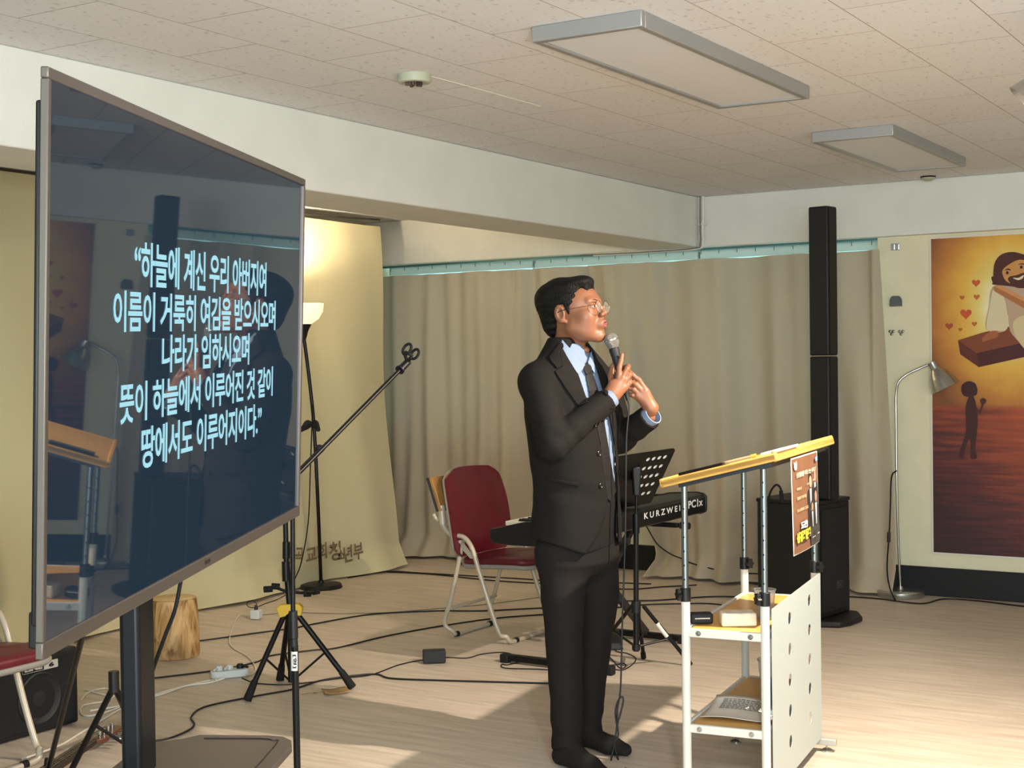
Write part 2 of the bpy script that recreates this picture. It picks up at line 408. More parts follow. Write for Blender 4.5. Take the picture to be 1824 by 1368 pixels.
# ---------------------------------------------------------------- painting on the far wall
YA = YW-0.006
def pw(x, y, dy=0.0): p = onY(x, y, YA); p.y = YA-dy; return p
x0 = pw(1658, 700).x; z1 = pw(1659, 423).z; z0 = pw(1661, 986).z
AO = Vector((x0+0.55, YA, z0))
def paint_mat():
    m = bpy.data.materials.new('printed_sunset_painting'); m.use_nodes = True; nt = m.node_tree; b = nt.nodes['Principled BSDF']; L = nt.links.new
    ge = nt.nodes.new('ShaderNodeTexCoord'); sp = nt.nodes.new('ShaderNodeSeparateXYZ'); L(ge.outputs['Object'], sp.inputs[0])
    def mth(op, a, b2=None, clamp=False):
        n = nt.nodes.new('ShaderNodeMath'); n.operation = op; n.use_clamp = clamp
        for i, q in enumerate((a, b2)):
            if q is None: continue
            if isinstance(q, (int, float)): n.inputs[i].default_value = q
            else: L(q, n.inputs[i])
        return n.outputs[0]
    c0 = pw(1800, 545)-AO
    dx = mth('MULTIPLY', mth('SUBTRACT', sp.outputs['X'], c0.x), 1.15); dz = mth('MULTIPLY', mth('SUBTRACT', sp.outputs['Z'], c0.z), 0.85)
    r = mth('SQRT', mth('ADD', mth('MULTIPLY', dx, dx), mth('MULTIPLY', dz, dz)))
    ns = nt.nodes.new('ShaderNodeTexNoise'); ns.inputs['Scale'].default_value = 7; L(ge.outputs['Object'], ns.inputs['Vector'])
    r2 = mth('ADD', r, mth('MULTIPLY', mth('SUBTRACT', ns.outputs['Fac'], 0.5), 0.12))
    cr = nt.nodes.new('ShaderNodeValToRGB'); L(r2, cr.inputs[0]); e = cr.color_ramp.elements
    e[0].position = 0.10; e[0].color = lin('#efe6c4'); e[1].position = 0.62; e[1].color = lin('#7d4828')
    for p, c in ((0.2, '#e0ca74'), (0.32, '#dcaa42'), (0.46, '#bd7b33')): q = e.new(p); q.color = lin(c)
    mp = nt.nodes.new('ShaderNodeMapping'); mp.inputs['Scale'].default_value = (1.2, 1, 16); L(ge.outputs['Object'], mp.inputs[0])
    n2 = nt.nodes.new('ShaderNodeTexNoise'); n2.inputs['Scale'].default_value = 2.4; n2.inputs['Detail'].default_value = 5; L(mp.outputs[0], n2.inputs['Vector'])
    zt = (pw(1700, 718)-AO).z; zb = (pw(1700, 985)-AO).z
    t = mth('DIVIDE', mth('SUBTRACT', zt, sp.outputs['Z']), zt-zb)
    gx = mth('MULTIPLY', mth('SUBTRACT', sp.outputs['X'], (pw(1660, 800)-AO).x), 0.55)
    w = mth('ADD', mth('SUBTRACT', mth('ADD', mth('MULTIPLY', n2.outputs['Fac'], 0.75), gx), mth('MULTIPLY', t, 0.55)), 0.05)
    c2 = nt.nodes.new('ShaderNodeValToRGB'); L(w, c2.inputs[0]); e = c2.color_ramp.elements
    e[0].position = 0.02; e[0].color = lin('#33181b'); e[1].position = 0.75; e[1].color = lin('#ad4f2c')
    q = e.new(0.28); q.color = lin('#552322'); q = e.new(0.45); q.color = lin('#7e3723')
    st = mth('MULTIPLY', mth('SUBTRACT', mth('ADD', zt, mth('MULTIPLY', mth('SUBTRACT', n2.outputs['Fac'], 0.5), 0.03)), sp.outputs['Z']), 28, True)
    mx = nt.nodes.new('ShaderNodeMix'); mx.data_type = 'RGBA'; L(st, mx.inputs['Factor']); L(cr.outputs[0], mx.inputs['A']); L(c2.outputs[0], mx.inputs['B'])
    L(mx.outputs['Result'], b.inputs['Base Color']); b.inputs['Roughness'].default_value = 0.6
    return m
art = thing('poster', 'large poster of a smiling bearded man in a robe above dark red water', 'poster', (x0+0.55, YA, z0))
MB().box((x0+0.55, YA, (z0+z1)/2), (1.10, 0.004, z1-z0)).build('paper', mat('poster_white_margin', '#d9d2c4', 0.6), art, smooth=False)
MB().box((x0+0.55, YA-0.0030, (z0+z1)/2), (1.08, 0.002, z1-z0-0.02)).build('print', paint_mat(), art, smooth=False)
LAY = [0.0045]
def shape(name, pts, c, sm=0):
    LAY[0] += 0.0003
    P = [pw(x, y, LAY[0]) for x, y in pts]
    if sm: P = smooth_path(P, sm, True)
    n = len(P); mb = MB(); mb.add(P, [tuple(range(n))[::-1]])
    return mb.build(name, mat('print_'+c.strip('#'), c, 0.6), art, smooth=False)
def heart(cx, cy, s, c):
    pts = []
    for k in range(28):
        t = 2*math.pi*k/28; pts.append((cx+s*16*math.sin(t)**3/17, cy-s*(13*math.cos(t)-5*math.cos(2*t)-2*math.cos(3*t)-math.cos(4*t))/17))
    return pts
for hx, hy, hs, c in ((1739, 504, 8, '#c2582c'), (1714, 530, 5, '#b4602a'), (1740, 529, 6, '#bf6230'), (1721, 559, 11, '#c4522a'), (1691, 581, 7.5, '#a34a28'), (1736, 577, 5.2, '#b9622e'), (1711, 587, 4, '#a85a28')):
    shape('printed_heart', heart(hx, hy, hs, c), c)
shape('printed_beam', [(1707, 606), (1752, 592), (1870, 566), (1870, 612), (1740, 629)], '#7d3f22')
shape('printed_beam', [(1707, 606), (1740, 629), (1744, 654), (1711, 631)], '#5c281d')
shape('printed_beam', [(1740, 629), (1870, 600), (1870, 626), (1744, 654)], '#4a1c1d')
shape('printed_robe', [(1768, 512), (1800, 500), (1850, 505), (1872, 560), (1868, 622), (1840, 640), (1822, 616), (1800, 590), (1796, 560), (1790, 590), (1757, 586), (1762, 545)], '#b89a80', 4)
shape('printed_robe', [(1770, 516), (1784, 522), (1793, 545), (1795, 585), (1776, 589), (1758, 585), (1763, 548)], '#d5c4a0', 4)
shape('printed_robe', [(1806, 573), (1824, 562), (1850, 566), (1868, 600), (1850, 640), (1826, 622), (1808, 596)], '#cdb98f', 4)
shape('printed_sash', [(1770, 512), (1779, 508), (1824, 534), (1868, 560), (1868, 576), (1824, 549), (1772, 519)], '#a9683c', 0)
shape('printed_sash', [(1774, 511), (1782, 508), (1824, 530), (1868, 552), (1868, 560), (1824, 537)], '#c98a58', 0)
shape('printed_hand', [(1750, 603), (1757, 596), (1766, 590), (1778, 590), (1778, 600), (1768, 604), (1758, 607), (1752, 609)], '#a05c34', 3)
shape('printed_hair', [(1770, 492), (1772, 470), (1782, 455), (1800, 449), (1820, 452), (1840, 462), (1848, 485), (1846, 512), (1830, 514), (1800, 510), (1780, 508), (1768, 506), (1773, 498)], '#4a2018', 5)
shape('printed_hair', [(1773, 494), (1767, 493), (1768, 501), (1774, 507), (1782, 505)], '#4a2018', 4)
shape('printed_face', [(1786, 484), (1794, 474), (1812, 464), (1826, 464), (1838, 474), (1838, 492), (1826, 504), (1806, 506), (1792, 500)], '#c48a4a', 5)
shape('printed_beard', [(1797, 500), (1799, 493), (1812, 490), (1824, 486), (1838, 486), (1838, 500), (1828, 512), (1810, 512)], '#4a2018', 5)
shape('printed_smile', [(1805, 495), (1815, 495), (1824, 490), (1822, 496), (1814, 499)], '#e2cfb0', 4)
for ex, ey in ((1795, 486), (1820, 476)): shape('printed_eye', [(ex+2.6*math.cos(a*0.63), ey+3*math.sin(a*0.63)) for a in range(10)], '#381810')
shape('printed_brow', [(1789, 482), (1796, 478), (1801, 480), (1801, 482), (1796, 481)], '#381810')
shape('printed_brow', [(1813, 472), (1820, 469), (1826, 470), (1826, 472), (1820, 471)], '#381810')
shape('printed_child', [(1713, 693), (1716, 684), (1726, 679), (1737, 682), (1741, 690), (1742, 696), (1740, 703), (1733, 706), (1727, 707), (1717, 704)], '#3a1a1a', 4)
shape('printed_child', [(1728, 704), (1734, 705), (1738, 714), (1742, 735), (1742, 760), (1740, 780), (1738, 800), (1741, 815), (1730, 816), (1730, 795), (1728, 780), (1720, 800), (1716, 816), (1710, 815), (1712, 800), (1719, 780), (1722, 760), (1721, 725)], '#3f1d1b', 3)
shape('printed_child', [(1734, 712), (1740, 728), (1746, 738), (1752, 724), (1757, 712), (1752, 710), (1748, 715), (1749, 722), (1744, 730)], '#4c2520', 3)
shape('printed_child', [(1748, 718), (1747, 712), (1751, 709), (1757, 711), (1757, 717), (1752, 720)], '#4c2520', 3)

# wall fittings beside the poster
wp = onY(1595, 440, YW)
br_ = thing('wall_bracket', 'small chrome bracket screwed high on the cream wall', 'bracket', wp)
MB().box((wp.x-0.012, YW-0.008, wp.z), (0.016, 0.016, 0.034)).box((wp.x+0.014, YW-0.008, wp.z), (0.016, 0.016, 0.034)).box((wp.x, YW-0.003, wp.z), (0.05, 0.006, 0.04)).build('plate', mat('chrome', '#b9bcbd', 0.22, 1.0), br_, bevel=0.001)
wp = onY(1597, 537, YW)
o = MB().prism([(-0.036, -0.03), (0.036, -0.03), (0.034, 0.012), (0.02, 0.032), (-0.02, 0.032), (-0.034, 0.012)], (Vector((wp.x, YW, wp.z)), (1, 0, 0), (0, 0, 1), (0, -1, 0)), 0.03).build('wall_hook', mat('dark_grey_plastic', '#55585a', 0.5), bevel=0.004)
tag(o, 'dark grey plastic holder fixed on the cream wall below the chrome bracket', 'wall holder')
for i, px_ in enumerate((1589, 1606)):
    wp = onY(px_, 592, YW); mb = MB()
    for a in range(3): mb.lathe([(0.004, 0), (0.009, 0.004), (0.009, 0.012), (0.002, 0.015)], (wp.x+0.011*math.cos(a*2.1+0.5), YW, wp.z+0.011*math.sin(a*2.1+0.5)), (0, -1, 0), 12)
    tag(mb.build('screw_cluster', mat('tarnished_metal', '#8d8a80', 0.4, 0.8)), ('left' if i == 0 else 'right')+' of the two small clusters of metal screws on the cream wall', 'screws', 'screw clusters on the wall')

# ceiling fittings
m_alu = mat('brushed_aluminium_frame', '#a9aaaa', 0.45, 0.7)
m_diff = mat('opal_light_diffuser', '#d2d4d6', 0.5)
for i, (x0, x1, y0, y1, lb) in enumerate(((-2.24, -1.86, 3.76, 5.20, 'larger nearer unlit panel light with an aluminium frame on the ceiling'), (-2.24, -1.86, 6.28, 7.58, 'smaller farther unlit panel light on the ceiling above the tall speaker'))):
    t = thing('ceiling_light', lb, 'ceiling light', ((x0+x1)/2, (y0+y1)/2, CZ), group='unlit panel lights on the ceiling')
    f = MB(); w = 0.026; h = 0.05
    for c, s in ((((x0+x1)/2, y0+w/2), (x1-x0, w)), (((x0+x1)/2, y1-w/2), (x1-x0, w)), ((x0+w/2, (y0+y1)/2), (w, y1-y0-2*w)), ((x1-w/2, (y0+y1)/2), (w, y1-y0-2*w))):
        f.box((c[0], c[1], CZ-h/2), (s[0], s[1], h))
    f.build('frame', m_alu, t, bevel=0.003)
    MB().box(((x0+x1)/2, (y0+y1)/2, CZ-h/2+0.004), (x1-x0-2*w, y1-y0-2*w, h-0.008)).build('diffuser', m_diff, t, smooth=False)
sp = onz(738, 133, CZ)
t = thing('smoke_detector', 'round cream smoke detector base with its cover missing on the ceiling', 'smoke detector', sp)
MB().lathe([(0.0, 0), (0.060, 0), (0.062, -0.022), (0.058, -0.030), (0.045, -0.032), (0.043, -0.024), (0, -0.024)], sp, n=36).build('base_ring', mat('aged_cream_plastic', '#a9ab95', 0.5), t)
mb = MB()
for k in range(5): a = k*1.3; mb.box(sp+Vector((0.022*math.cos(a), 0.022*math.sin(a), -0.033)), (0.022, 0.009, 0.014), Matrix.Rotation(a, 3, 'Z'))
mb.build('contact_block', mat('dark_contacts', '#4d3a33', 0.5, 0.3), t)
MB().tube([sp+Vector((0.045, 0.03, -0.004)), sp+Vector((0.05, 0.35, -0.003)), sp+Vector((0.055, 0.8, -0.003))], 0.0022, n=6).build('cable', mat('white_cable', '#d8d0c2', 0.5), t)
sp = onz(1658, 316, CZ); sp.y -= 0.06
t = thing('sprinkler_head', 'small cream sprinkler head on the ceiling edge above the far beam', 'sprinkler', sp)
MB().lathe([(0, 0), (0.042, 0), (0.040, -0.016), (0.02, -0.026), (0, -0.03)], sp, n=24).build('dome', mat('aged_cream_plastic', '#a9ab95', 0.5), t)
MB().lathe([(0.043, 0.0), (0.045, -0.004), (0.043, -0.008)], sp, n=24).build('collar', mat('black_plastic', '#0d0d0f', 0.45), t)
# cable conduit in the beam corner
t = thing('cable_conduit', 'thin white cable conduit running down the beam corner', 'conduit', (-3.72, YB, BZ))
xx = -3.715
MB().tube([(xx, YB-0.014, CZ), (xx, YB-0.014, 2.36), (xx-0.006, YB-0.014, 2.25), (xx-0.004, YB-0.014, BZ+0.03), (xx-0.03, YB-0.014, BZ-0.006), (xx-0.25, YB-0.02, BZ-0.012), (xx-0.8, YB-0.02, BZ-0.012)], 0.010, n=8).build('pipe', mat('white_cable', '#d8d0c2', 0.5), t)
MB().tube([(xx-0.012, YB-0.03, CZ), (xx-0.014, YB-0.03, 2.3), (xx-0.016, YB-0.03, BZ+0.02), (xx-0.06, YB-0.03, BZ-0.008), (xx-0.4, YB-0.03, BZ-0.014), (xx-0.9, YB-0.03, BZ-0.01)], 0.004, n=6).build('cable', mat('grey_cable', '#6e6a64', 0.6), t)
MB().box((xx-0.004, YB-0.014, 2.30), (0.05, 0.03, 0.014)).build('clip', mat('white_cable', '#d8d0c2', 0.5), t)
# ================================================================ TELEVISION ON ITS STAND
m_blk = mat('black_plastic', '#0d0d0f', 0.45)
m_blkm = mat('black_powder_coat', '#0c0c0e', 0.38, 0.3)
m_rub = mat('black_rubber', '#0a0a0a', 0.8)
m_chrome = mat('chrome', '#b9bcbd', 0.22, 1.0)
m_wht = mat('white_enamel', '#cccbc3', 0.42)
TVM = Matrix.Translation((-1.9219, 1.9968, 0)) @ Matrix.Rotation(math.radians(116.7), 4, 'Z')
TVP = Matrix.Translation((0, 0, 1.4658)) @ Matrix.Rotation(0.0399, 4, 'X') @ Matrix.Rotation(-0.0223, 4, 'Y')
GLASS = Matrix.Translation((0, 0.0010, 0)) @ Matrix.Rotation(math.radians(0.12), 4, 'Z')
tv = thing('television', 'large flat television on a black floor stand showing white Korean text', 'television', M=TVM)
def T(mb): mb.v = [TVP @ v for v in mb.v]; return mb
def TG(mb): mb.v = [GLASS @ v for v in mb.v]; return T(mb)
W2, H2 = 0.7555, 0.4147
fr = MB(); bz = 0.022
fr.box((0, 0.006, H2-0.008), (2*W2, 0.012, 0.016)); fr.box((0, 0.006, -H2+0.012), (2*W2, 0.012, 0.024))
fr.box((-W2+0.006, 0.006, 0.004), (0.012, 0.012, 2*H2-0.04)); fr.box((W2-0.006, 0.006, 0.004), (0.012, 0.012, 2*H2-0.04))
T(fr).build('bezel', mat('brushed_taupe_bezel', '#6b625c', 0.42, 0.6), tv, local=True, bevel=0.002)
sc_ = TG(MB().box((0, 0.007, 0.004), (2*W2-0.022, 0.008, 2*H2-0.038))).build('screen', mat('screen_glass', '#05070a', 0.02, emit='#2c3f50', estr=0.48, spec=0.6), tv, local=True, smooth=False)
txt = MB()
for body, u0, u1, v, h in (('“하늘에 계신 우리 아버지여', -0.392, 0.405, 0.160, 0.075), ('이름이 거룩히 여김을 받으시오며', -0.480, 0.487, 0.080, 0.067), ('나라가 임하시오며', -0.256, 0.280, 0.0065, 0.067), ('뜻이 하늘에서 이루어진 것 같이', -0.449, 0.473, -0.071, 0.067), ('땅에서도 이루어지이다.”', -0.350, 0.385, -0.152, 0.071)):
    add_text(txt, body, ((0.519*(u0+u1), 0.0022, v*0.99), (1, 0, 0), (0, 0, 1), (0, -1, 0)), 0.08, width=(u1-u0)*1.038, height=h, bold=0.0016, spacing=0.95)
TG(txt).build('slide_text', mat('lit_slide_text', '#101010', 0.3, emit='#a5e2f2', estr=0.80), sc_, local=True, smooth=False)
lg = MB(); add_text(lg, 'PEXEL', ((0.01, -0.0008, -H2+0.011), (1, 0, 0), (0, 0, 1), (0, -1, 0)), 0.02, width=0.045, height=0.008)
lg = MB(); add_text(lg, 'nov', ((0.004, -0.0012, -H2+0.012), (1, 0, 0), (0, 0, 1), (0, -1, 0)), 0.02, width=0.034, height=0.008, bold=0.0005)
T(lg).build('logo', mat('dark_logo', '#2c2522', 0.5), tv, local=True, smooth=False)
hb = MB(); hb.box((0, 0.017, 0.0), (2*W2-0.012, 0.010, 2*H2-0.09)); hb.box((-0.66, 0.028, -H2+0.030), (0.10, 0.030, 0.055)); hb.box((0, 0.060, -0.03), (0.5, 0.09, 0.4))
T(hb).build('rear_housing', m_blk, tv, local=True, bevel=0.004)
st = MB(); st.box((0, 0.155, 0.92), (0.088, 0.042, 1.75)); st.box((0, 0.12, 1.45), (0.24, 0.035, 0.30))
st.build('stand_column', mat('dark_satin_metal', '#17181c', 0.35, 0.4), tv, local=True, bevel=0.010, seg=3)
def curve2d(outer, holes, fr, t):
    c = bpy.data.curves.new('plate', 'CURVE'); c.dimensions = '2D'; c.fill_mode = 'BOTH'; c.extrude = t/2
    for ring in [outer]+holes:
        s = c.splines.new('POLY'); s.points.add(len(ring)-1)
        for q, p in zip(s.points, ring): q.co = (p[0], p[1], 0, 1)
        s.use_cyclic_u = True
    o = bpy.data.objects.new('plate', c); COL.objects.link(o); dg = bpy.context.evaluated_depsgraph_get(); dg.update()
    me = o.evaluated_get(dg).to_mesh(); oo, ux, uy, nn = [Vector(x) for x in fr]
    vs = [oo+ux*v.co.x+uy*v.co.y+nn*(v.co.z) for v in me.vertices]; fs = [list(p.vertices) for p in me.polygons]
    o.evaluated_get(dg).to_mesh_clear(); bpy.data.objects.remove(o); bpy.data.curves.remove(c)
    m = MB(); m.add(vs, fs); return m
def circ(cx, cy, r, n=18, ry=None): return [(cx+r*math.cos(2*math.pi*k/n), cy+(ry or r)*math.sin(2*math.pi*k/n)) for k in range(n)]
def rrect(x0, x1, y0, y1, r, n=5):
    out = []
    for cx, cy, a in ((x1-r, y1-r, 0), (x0+r, y1-r, 90), (x0+r, y0+r, 180), (x1-r, y0+r, 270)):
        for k in range(n+1): t = math.radians(a+90*k/n); out.append((cx+r*math.cos(t), cy+r*math.sin(t)))
    return out
sh = [(0.27, 0.12), (0.27, -0.03), (0.262, -0.065), (0.235, -0.088), (0.19, -0.10), (-0.25, -0.10), (-0.25, 0.22), (0.20, 0.22), (0.235, 0.15)]
shelf_m = mat('taupe_metal_shelf', '#5b5149', 0.5, 0.3)
so = MB().prism(sh, ((0, 0, 0.640), (1, 0, 0), (0, 1, 0), (0, 0, 1)), 0.016).build('equipment_shelf', shelf_m, tv, local=True, bevel=0.004)
gr = [(0.235, 0.10), (0.238, -0.02), (0.225, -0.05), (0.19, -0.065), (-0.2, -0.068)]
MB().tube([(a, b, 0.6565) for a, b in gr], 0.0016, n=6, sm=3).build('groove', m_blk, so, local=True)
fb = MB(); fb.box((0, 0.155, 0.055), (0.62, 0.08, 0.03)); fb.box((-0.28, 0.05, 0.055), (0.06, 0.60, 0.03)); fb.box((0.28, 0.05, 0.055), (0.06, 0.60, 0.03))
for a in (-0.28, 0.28):
    for b in (-0.22, 0.32): fb.cyl((a-0.012, b, 0.022), (a+0.012, b, 0.022), 0.022, n=20)
fb.build('wheeled_base', m_blkm, tv, local=True, bevel=0.003)
inv = TVM.inverted()
MB().tube([inv @ atd(322, 1035, 2.80), inv @ atd(312, 1085, 2.80), inv @ atd(295, 1130, 2.82), inv @ atd(275, 1185, 2.84), inv @ atd(258, 1240, 2.86)], 0.0042, n=8).build('power_cord', m_rub, tv, local=True)

# ================================================================ FOLDING CHAIRS
m_burg = mat('burgundy_leatherette', '#5e1420', 0.42, noise=0.10, nscale=9, bump=0.08, bscale=120)
m_tube = mat('beige_painted_tube', '#b9ad9b', 0.35, 0.15)
m_shell = mat('grey_plastic_shell', '#8d8881', 0.5)
m_wood = mat('varnished_wood', '#a87a45', 0.4, noise=0.2, nscale=6, stretch=(1, 12, 1))
CH0 = Vector((-3.96, 6.20, 0)); YN, YF = 5.985, 6.48
def folding_chair(label):
    t = thing('folding_chair', label, 'chair', CH0, group=None)
    def cn(x, y, dy=0.0): p = onY(x, y, YN); return p
    FT = [cn(786, 903), cn(789, 934), cn(803, 952), cn(826, 957), cn(841, 977), cn(852, 1013), cn(873, 1081), cn(890, 1128)]
    RT = [cn(820, 962), cn(812, 1001), cn(797, 1072), cn(786, 1110)]
    fz = 0.0125
    def mir(p): return Vector((p.x, YF, p.z))
    ff = cn(903, 1143).x; rf = cn(795, 1128).x
    front = FT+[Vector((ff-0.01, YN+0.012, fz+0.03)), Vector((ff, YN+0.05, fz))]
    path = front+[Vector((ff, (YN+YF)/2, fz))]+[Vector((p.x, YF+YN-p.y, p.z)) for p in reversed(front)]
    MB().tube(path, 0.0125, n=12, sm=6).build('front_frame', m_tube, t)
    rear = RT+[Vector((rf+0.003, YN+0.025, fz+0.02)), Vector((rf+0.006, YN+0.06, fz))]
    o2 = 0.028
    path = [Vector((p.x, p.y+o2, p.z)) for p in rear]+[Vector((rf+0.006, (YN+YF)/2, fz))]+[Vector((p.x, YF+YN-p.y-o2, p.z)) for p in reversed(rear)]
    MB().tube(path, 0.0115, n=12, sm=6).build('rear_frame', m_tube, t)
    b0 = cn(797, 1085); MB().cyl((b0.x, YN+o2, b0.z), (b0.x, YF-o2, b0.z), 0.009).build('stretcher', m_tube, t)
    for y_ in (YN, YF):
        for xx in (ff, rf+0.006):
            s_ = 1 if y_ == YN else -1
            MB().cyl((xx, y_+s_*0.075, fz), (xx, y_+s_*0.100, fz), 0.0145, n=12).build('rubber_foot', m_rub, t)
    # hinge brackets
    for y_ in (YN, YF):
        h0 = cn(820, 965); h1 = cn(845, 992)
        mb = MB(); mb.prism([(0, 0), (0.05, -0.05), (0.075, -0.085), (0.05, -0.085), (0.01, -0.05), (-0.012, -0.012)], ((h0.x, y_+(0.014 if y_ == YN else -0.018), h0.z), (1, 0, 0), (0, 0, 1), (0, 1, 0)), 0.004)
        mb.cyl((h0.x, y_-0.004, h0.z), (h0.x, y_+0.03*(1 if y_ == YN else -1), h0.z), 0.009, n=12)
        mb.build('hinge_bracket', m_tube, t)
    # backrest: curved padded panel
    bt_, bb_ = cn(781, 838), cn(806, 992)
    def back(u, v, off):
        z = bb_.z+(bt_.z-bb_.z)*v; x = bb_.x+(bt_.x-bb_.x)*v
        w = (0.280-0.014*abs(v-0.45)**2*8)
        if v > 0.86: w -= 0.075*((v-0.86)/0.14)**2.2
        if v < 0.10: w -= 0.045*((0.10-v)/0.10)**2
        y = (YN+YF)/2-0.012+(u*2-1)*w
        bow = -0.035*(u*2-1)**2*-1
        return Vector((x+bow+off-0.018*math.sin(math.pi*v)*-1, y, z+0.012*(1-(u*2-1)**2)*(v-0.5)))
    n1, n2 = 18, 20
    for nm, mt, o0, o1 in (('backrest', m_burg, 0.0, 0.022), ('back_shell', m_shell, -0.012, -0.0005)):
        mb = MB(); vs = []
        for off, puff in ((o1, 0.014 if nm == 'backrest' else 0.0), (o0, 0)):
            for j in range(n2+1):
                for i in range(n1+1):
                    u, v = i/n1, j/n2; e = min(1, 5*min(u, 1-u))*min(1, 5*min(v, 1-v)); q = back(u, v, off-(1-e)*0.010*(1 if off == o1 and nm == 'backrest' else 0)+puff*e); vs.append(q)
        w = n1+1; N = w*(n2+1); fs = []
        for j in range(n2):
            for i in range(n1):
                a = j*w+i; fs.append((a, a+1, a+1+w, a+w)); fs.append((N+a, N+a+w, N+a+1+w, N+a+1))
        ring = [i for i in range(w)]+[j*w+n1 for j in range(1, n2+1)]+[n2*w+i for i in range(n1-1, -1, -1)]+[j*w for j in range(n2-1, 0, -1)]
        for k in range(len(ring)): a, b = ring[k], ring[(k+1) % len(ring)]; fs.append((a, N+a, N+b, b))
        mb.add(vs, fs).build(nm, mt, t, ang=60)
    # seat
    s0 = cn(816, 1008); X0 = s0.x-0.035; zs = cn(880, 1012).z
    out = []
    for k in range(40):
        a = 2*math.pi*k/40; cx, cy = math.cos(a), math.sin(a); e = 0.38
        out.append((math.copysign(abs(cx)**e, cx), math.copysign(abs(cy)**e, cy)))
    def seat(z0, prof, nm, mt):
        mb = MB(); vs = []; L = len(prof)
        for sc, dz in prof:
            for (a, b) in out:
                wy = 0.230+0.012*a
                x = X0+0.225+a*0.225*sc; y = (YN+YF)/2+b*wy*sc
                vs.append(Vector((x, y, z0+dz+0.012*a-0.012*max(0, a-0.6)*2)))
        fs = [(i*40+k, i*40+(k+1) % 40, (i+1)*40+(k+1) % 40, (i+1)*40+k) for i in range(L-1) for k in range(40)]
        fs += [tuple(range(40))[::-1], tuple(range((L-1)*40, L*40))]
        mb.add(vs, fs).build(nm, mt, t, ang=60)
    seat(zs, [(0.96, -0.012), (1.0, -0.004), (1.0, 0.008), (0.985, 0.012)], 'seat_shell', m_shell)
    seat(zs+0.012, [(0.97, 0), (0.99, 0.01), (0.985, 0.024), (0.94, 0.034), (0.80, 0.040), (0.4, 0.041), (0.1, 0.040)], 'seat', m_burg)
    # folded writing board behind the near side
    w0, w1 = onY(757, 852, YN-0.05), onY(779, 912, YN-0.03)
    d = (w1-w0)
    mb = MB(); a0 = Vector((w0.x, YN-0.02, w0.z)); a1 = Vector((w1.x, YN-0.02, w1.z)); wd = Vector((0.012, 0.24, 0.0)); th = Vector((0.020, 0, 0.006))
    mb.hexa([a1, a1+wd, a1+wd+th, a1+th], [a0, a0+wd, a0+wd+th, a0+th]).build('writing_board', m_wood, t, bevel=0.004)
    mb = MB(); e0 = Vector((-0.010, -0.004, 0)); mb.hexa([a1+e0*1.2, a1+wd+e0, a1+wd, a1], [a0+e0*1.2, a0+wd+e0, a0+wd, a0]).build('board_edge', m_blk, t, bevel=0.002)
    pv = cn(774, 915); MB().tube([pv+Vector((0, -0.01, 0)), cn(779, 925), cn(788, 922)], 0.012, n=10).build('board_pivot', m_tube, t)
    q0, q1 = cn(786, 900), cn(789, 934)
    for y_ in (YN, YF): MB().cyl((q0.x, y_, q0.z), (q1.x, y_, q1.z), 0.019, n=14).build('frame_sleeve', m_tube, t)
    return t
def copy_tree(root, dloc, label, group=None):
    c = root.copy(); COL.objects.link(c); c['label'] = label
    c.matrix_world = dloc @ WM[root.name]; WM[c.name] = dloc @ WM[root.name]
    def rec(a, b):
        for ch in [x for x in list(COL.objects) if x.parent == a]:
            d = ch.copy(); COL.objects.link(d); d.parent = b; rec(ch, d)
    rec(root, c); return c
ch = folding_chair('burgundy folding chair with a writing board, standing behind the keyboard beside the curtains')
RC = Matrix.Translation((-0.40, -3.05, 0))
copy_tree(ch, RC, 'burgundy folding chair cut by the left photo edge, in front of the black amplifier')

# ================================================================ BASS AMPLIFIER
AX = -4.475
a_tr = onX(140, 1150, AX); a_br = onX(142, 1283, AX)
amp = thing('guitar_amplifier', 'black guitar amplifier with a round speaker behind the grille, at the far left', 'amplifier', (AX-0.12, 3.6, 0))
y1 = a_tr.y; zt = a_tr.z
MB().box((AX-0.13, y1-0.27, zt/2+0.003), (0.25, 0.54, zt-0.006)).build('cabinet', mat('black_tolex', '#0b0b0c', 0.55, bump=0.5, bscale=500), amp, bevel=0.012, seg=3)
MB().box((AX-0.001, y1-0.27, zt/2), (0.008, 0.49, zt-0.05)).build('grille', mat('black_grille_cloth', '#101012', 0.7, bump=0.8, bscale=900), amp, bevel=0.003)
cc = onX(78, 1245, AX+0.004)
MB().lathe([(0.100, 0), (0.104, 0.005), (0.098, 0.008), (0.092, 0.003), (0.06, -0.001), (0.03, 0.001), (0, 0.002)], (AX+0.002, cc.y-0.02, 0.145), (1, 0, 0), 40).build('speaker_cone', mat('dark_cone', '#17171a', 0.6), amp)
pc = onX(84, 1185, AX+0.01); 
MB().box((AX+0.006, pc.y-0.03, pc.z), (0.005, 0.17, 0.032)).build('badge', mat('badge_silver', '#b9b9b5', 0.4, 0.3), amp, bevel=0.001)
lb = MB(); lb.box((AX+0.0088, pc.y-0.065, pc.z), (0.001, 0.10, 0.027)); lb.build('badge_panel', m_blk, amp, smooth=False)
lb = MB(); add_text(lb, 'LINE', ((AX+0.0096, pc.y-0.065, pc.z), (0, 1, 0), (0, 0, 1), (1, 0, 0)), 0.02, width=0.085, height=0.017, bold=0.0012)
lb.build('badge_word', mat('badge_silver', '#b9b9b5', 0.4, 0.3), amp, smooth=False)
lb = MB(); add_text(lb, '6', ((AX+0.0092, pc.y+0.022, pc.z), (0, 1, 0), (0, 0, 1), (1, 0, 0)), 0.02, width=0.026, height=0.018, bold=0.0012)
lb.build('badge_number', m_blk, amp, smooth=False)

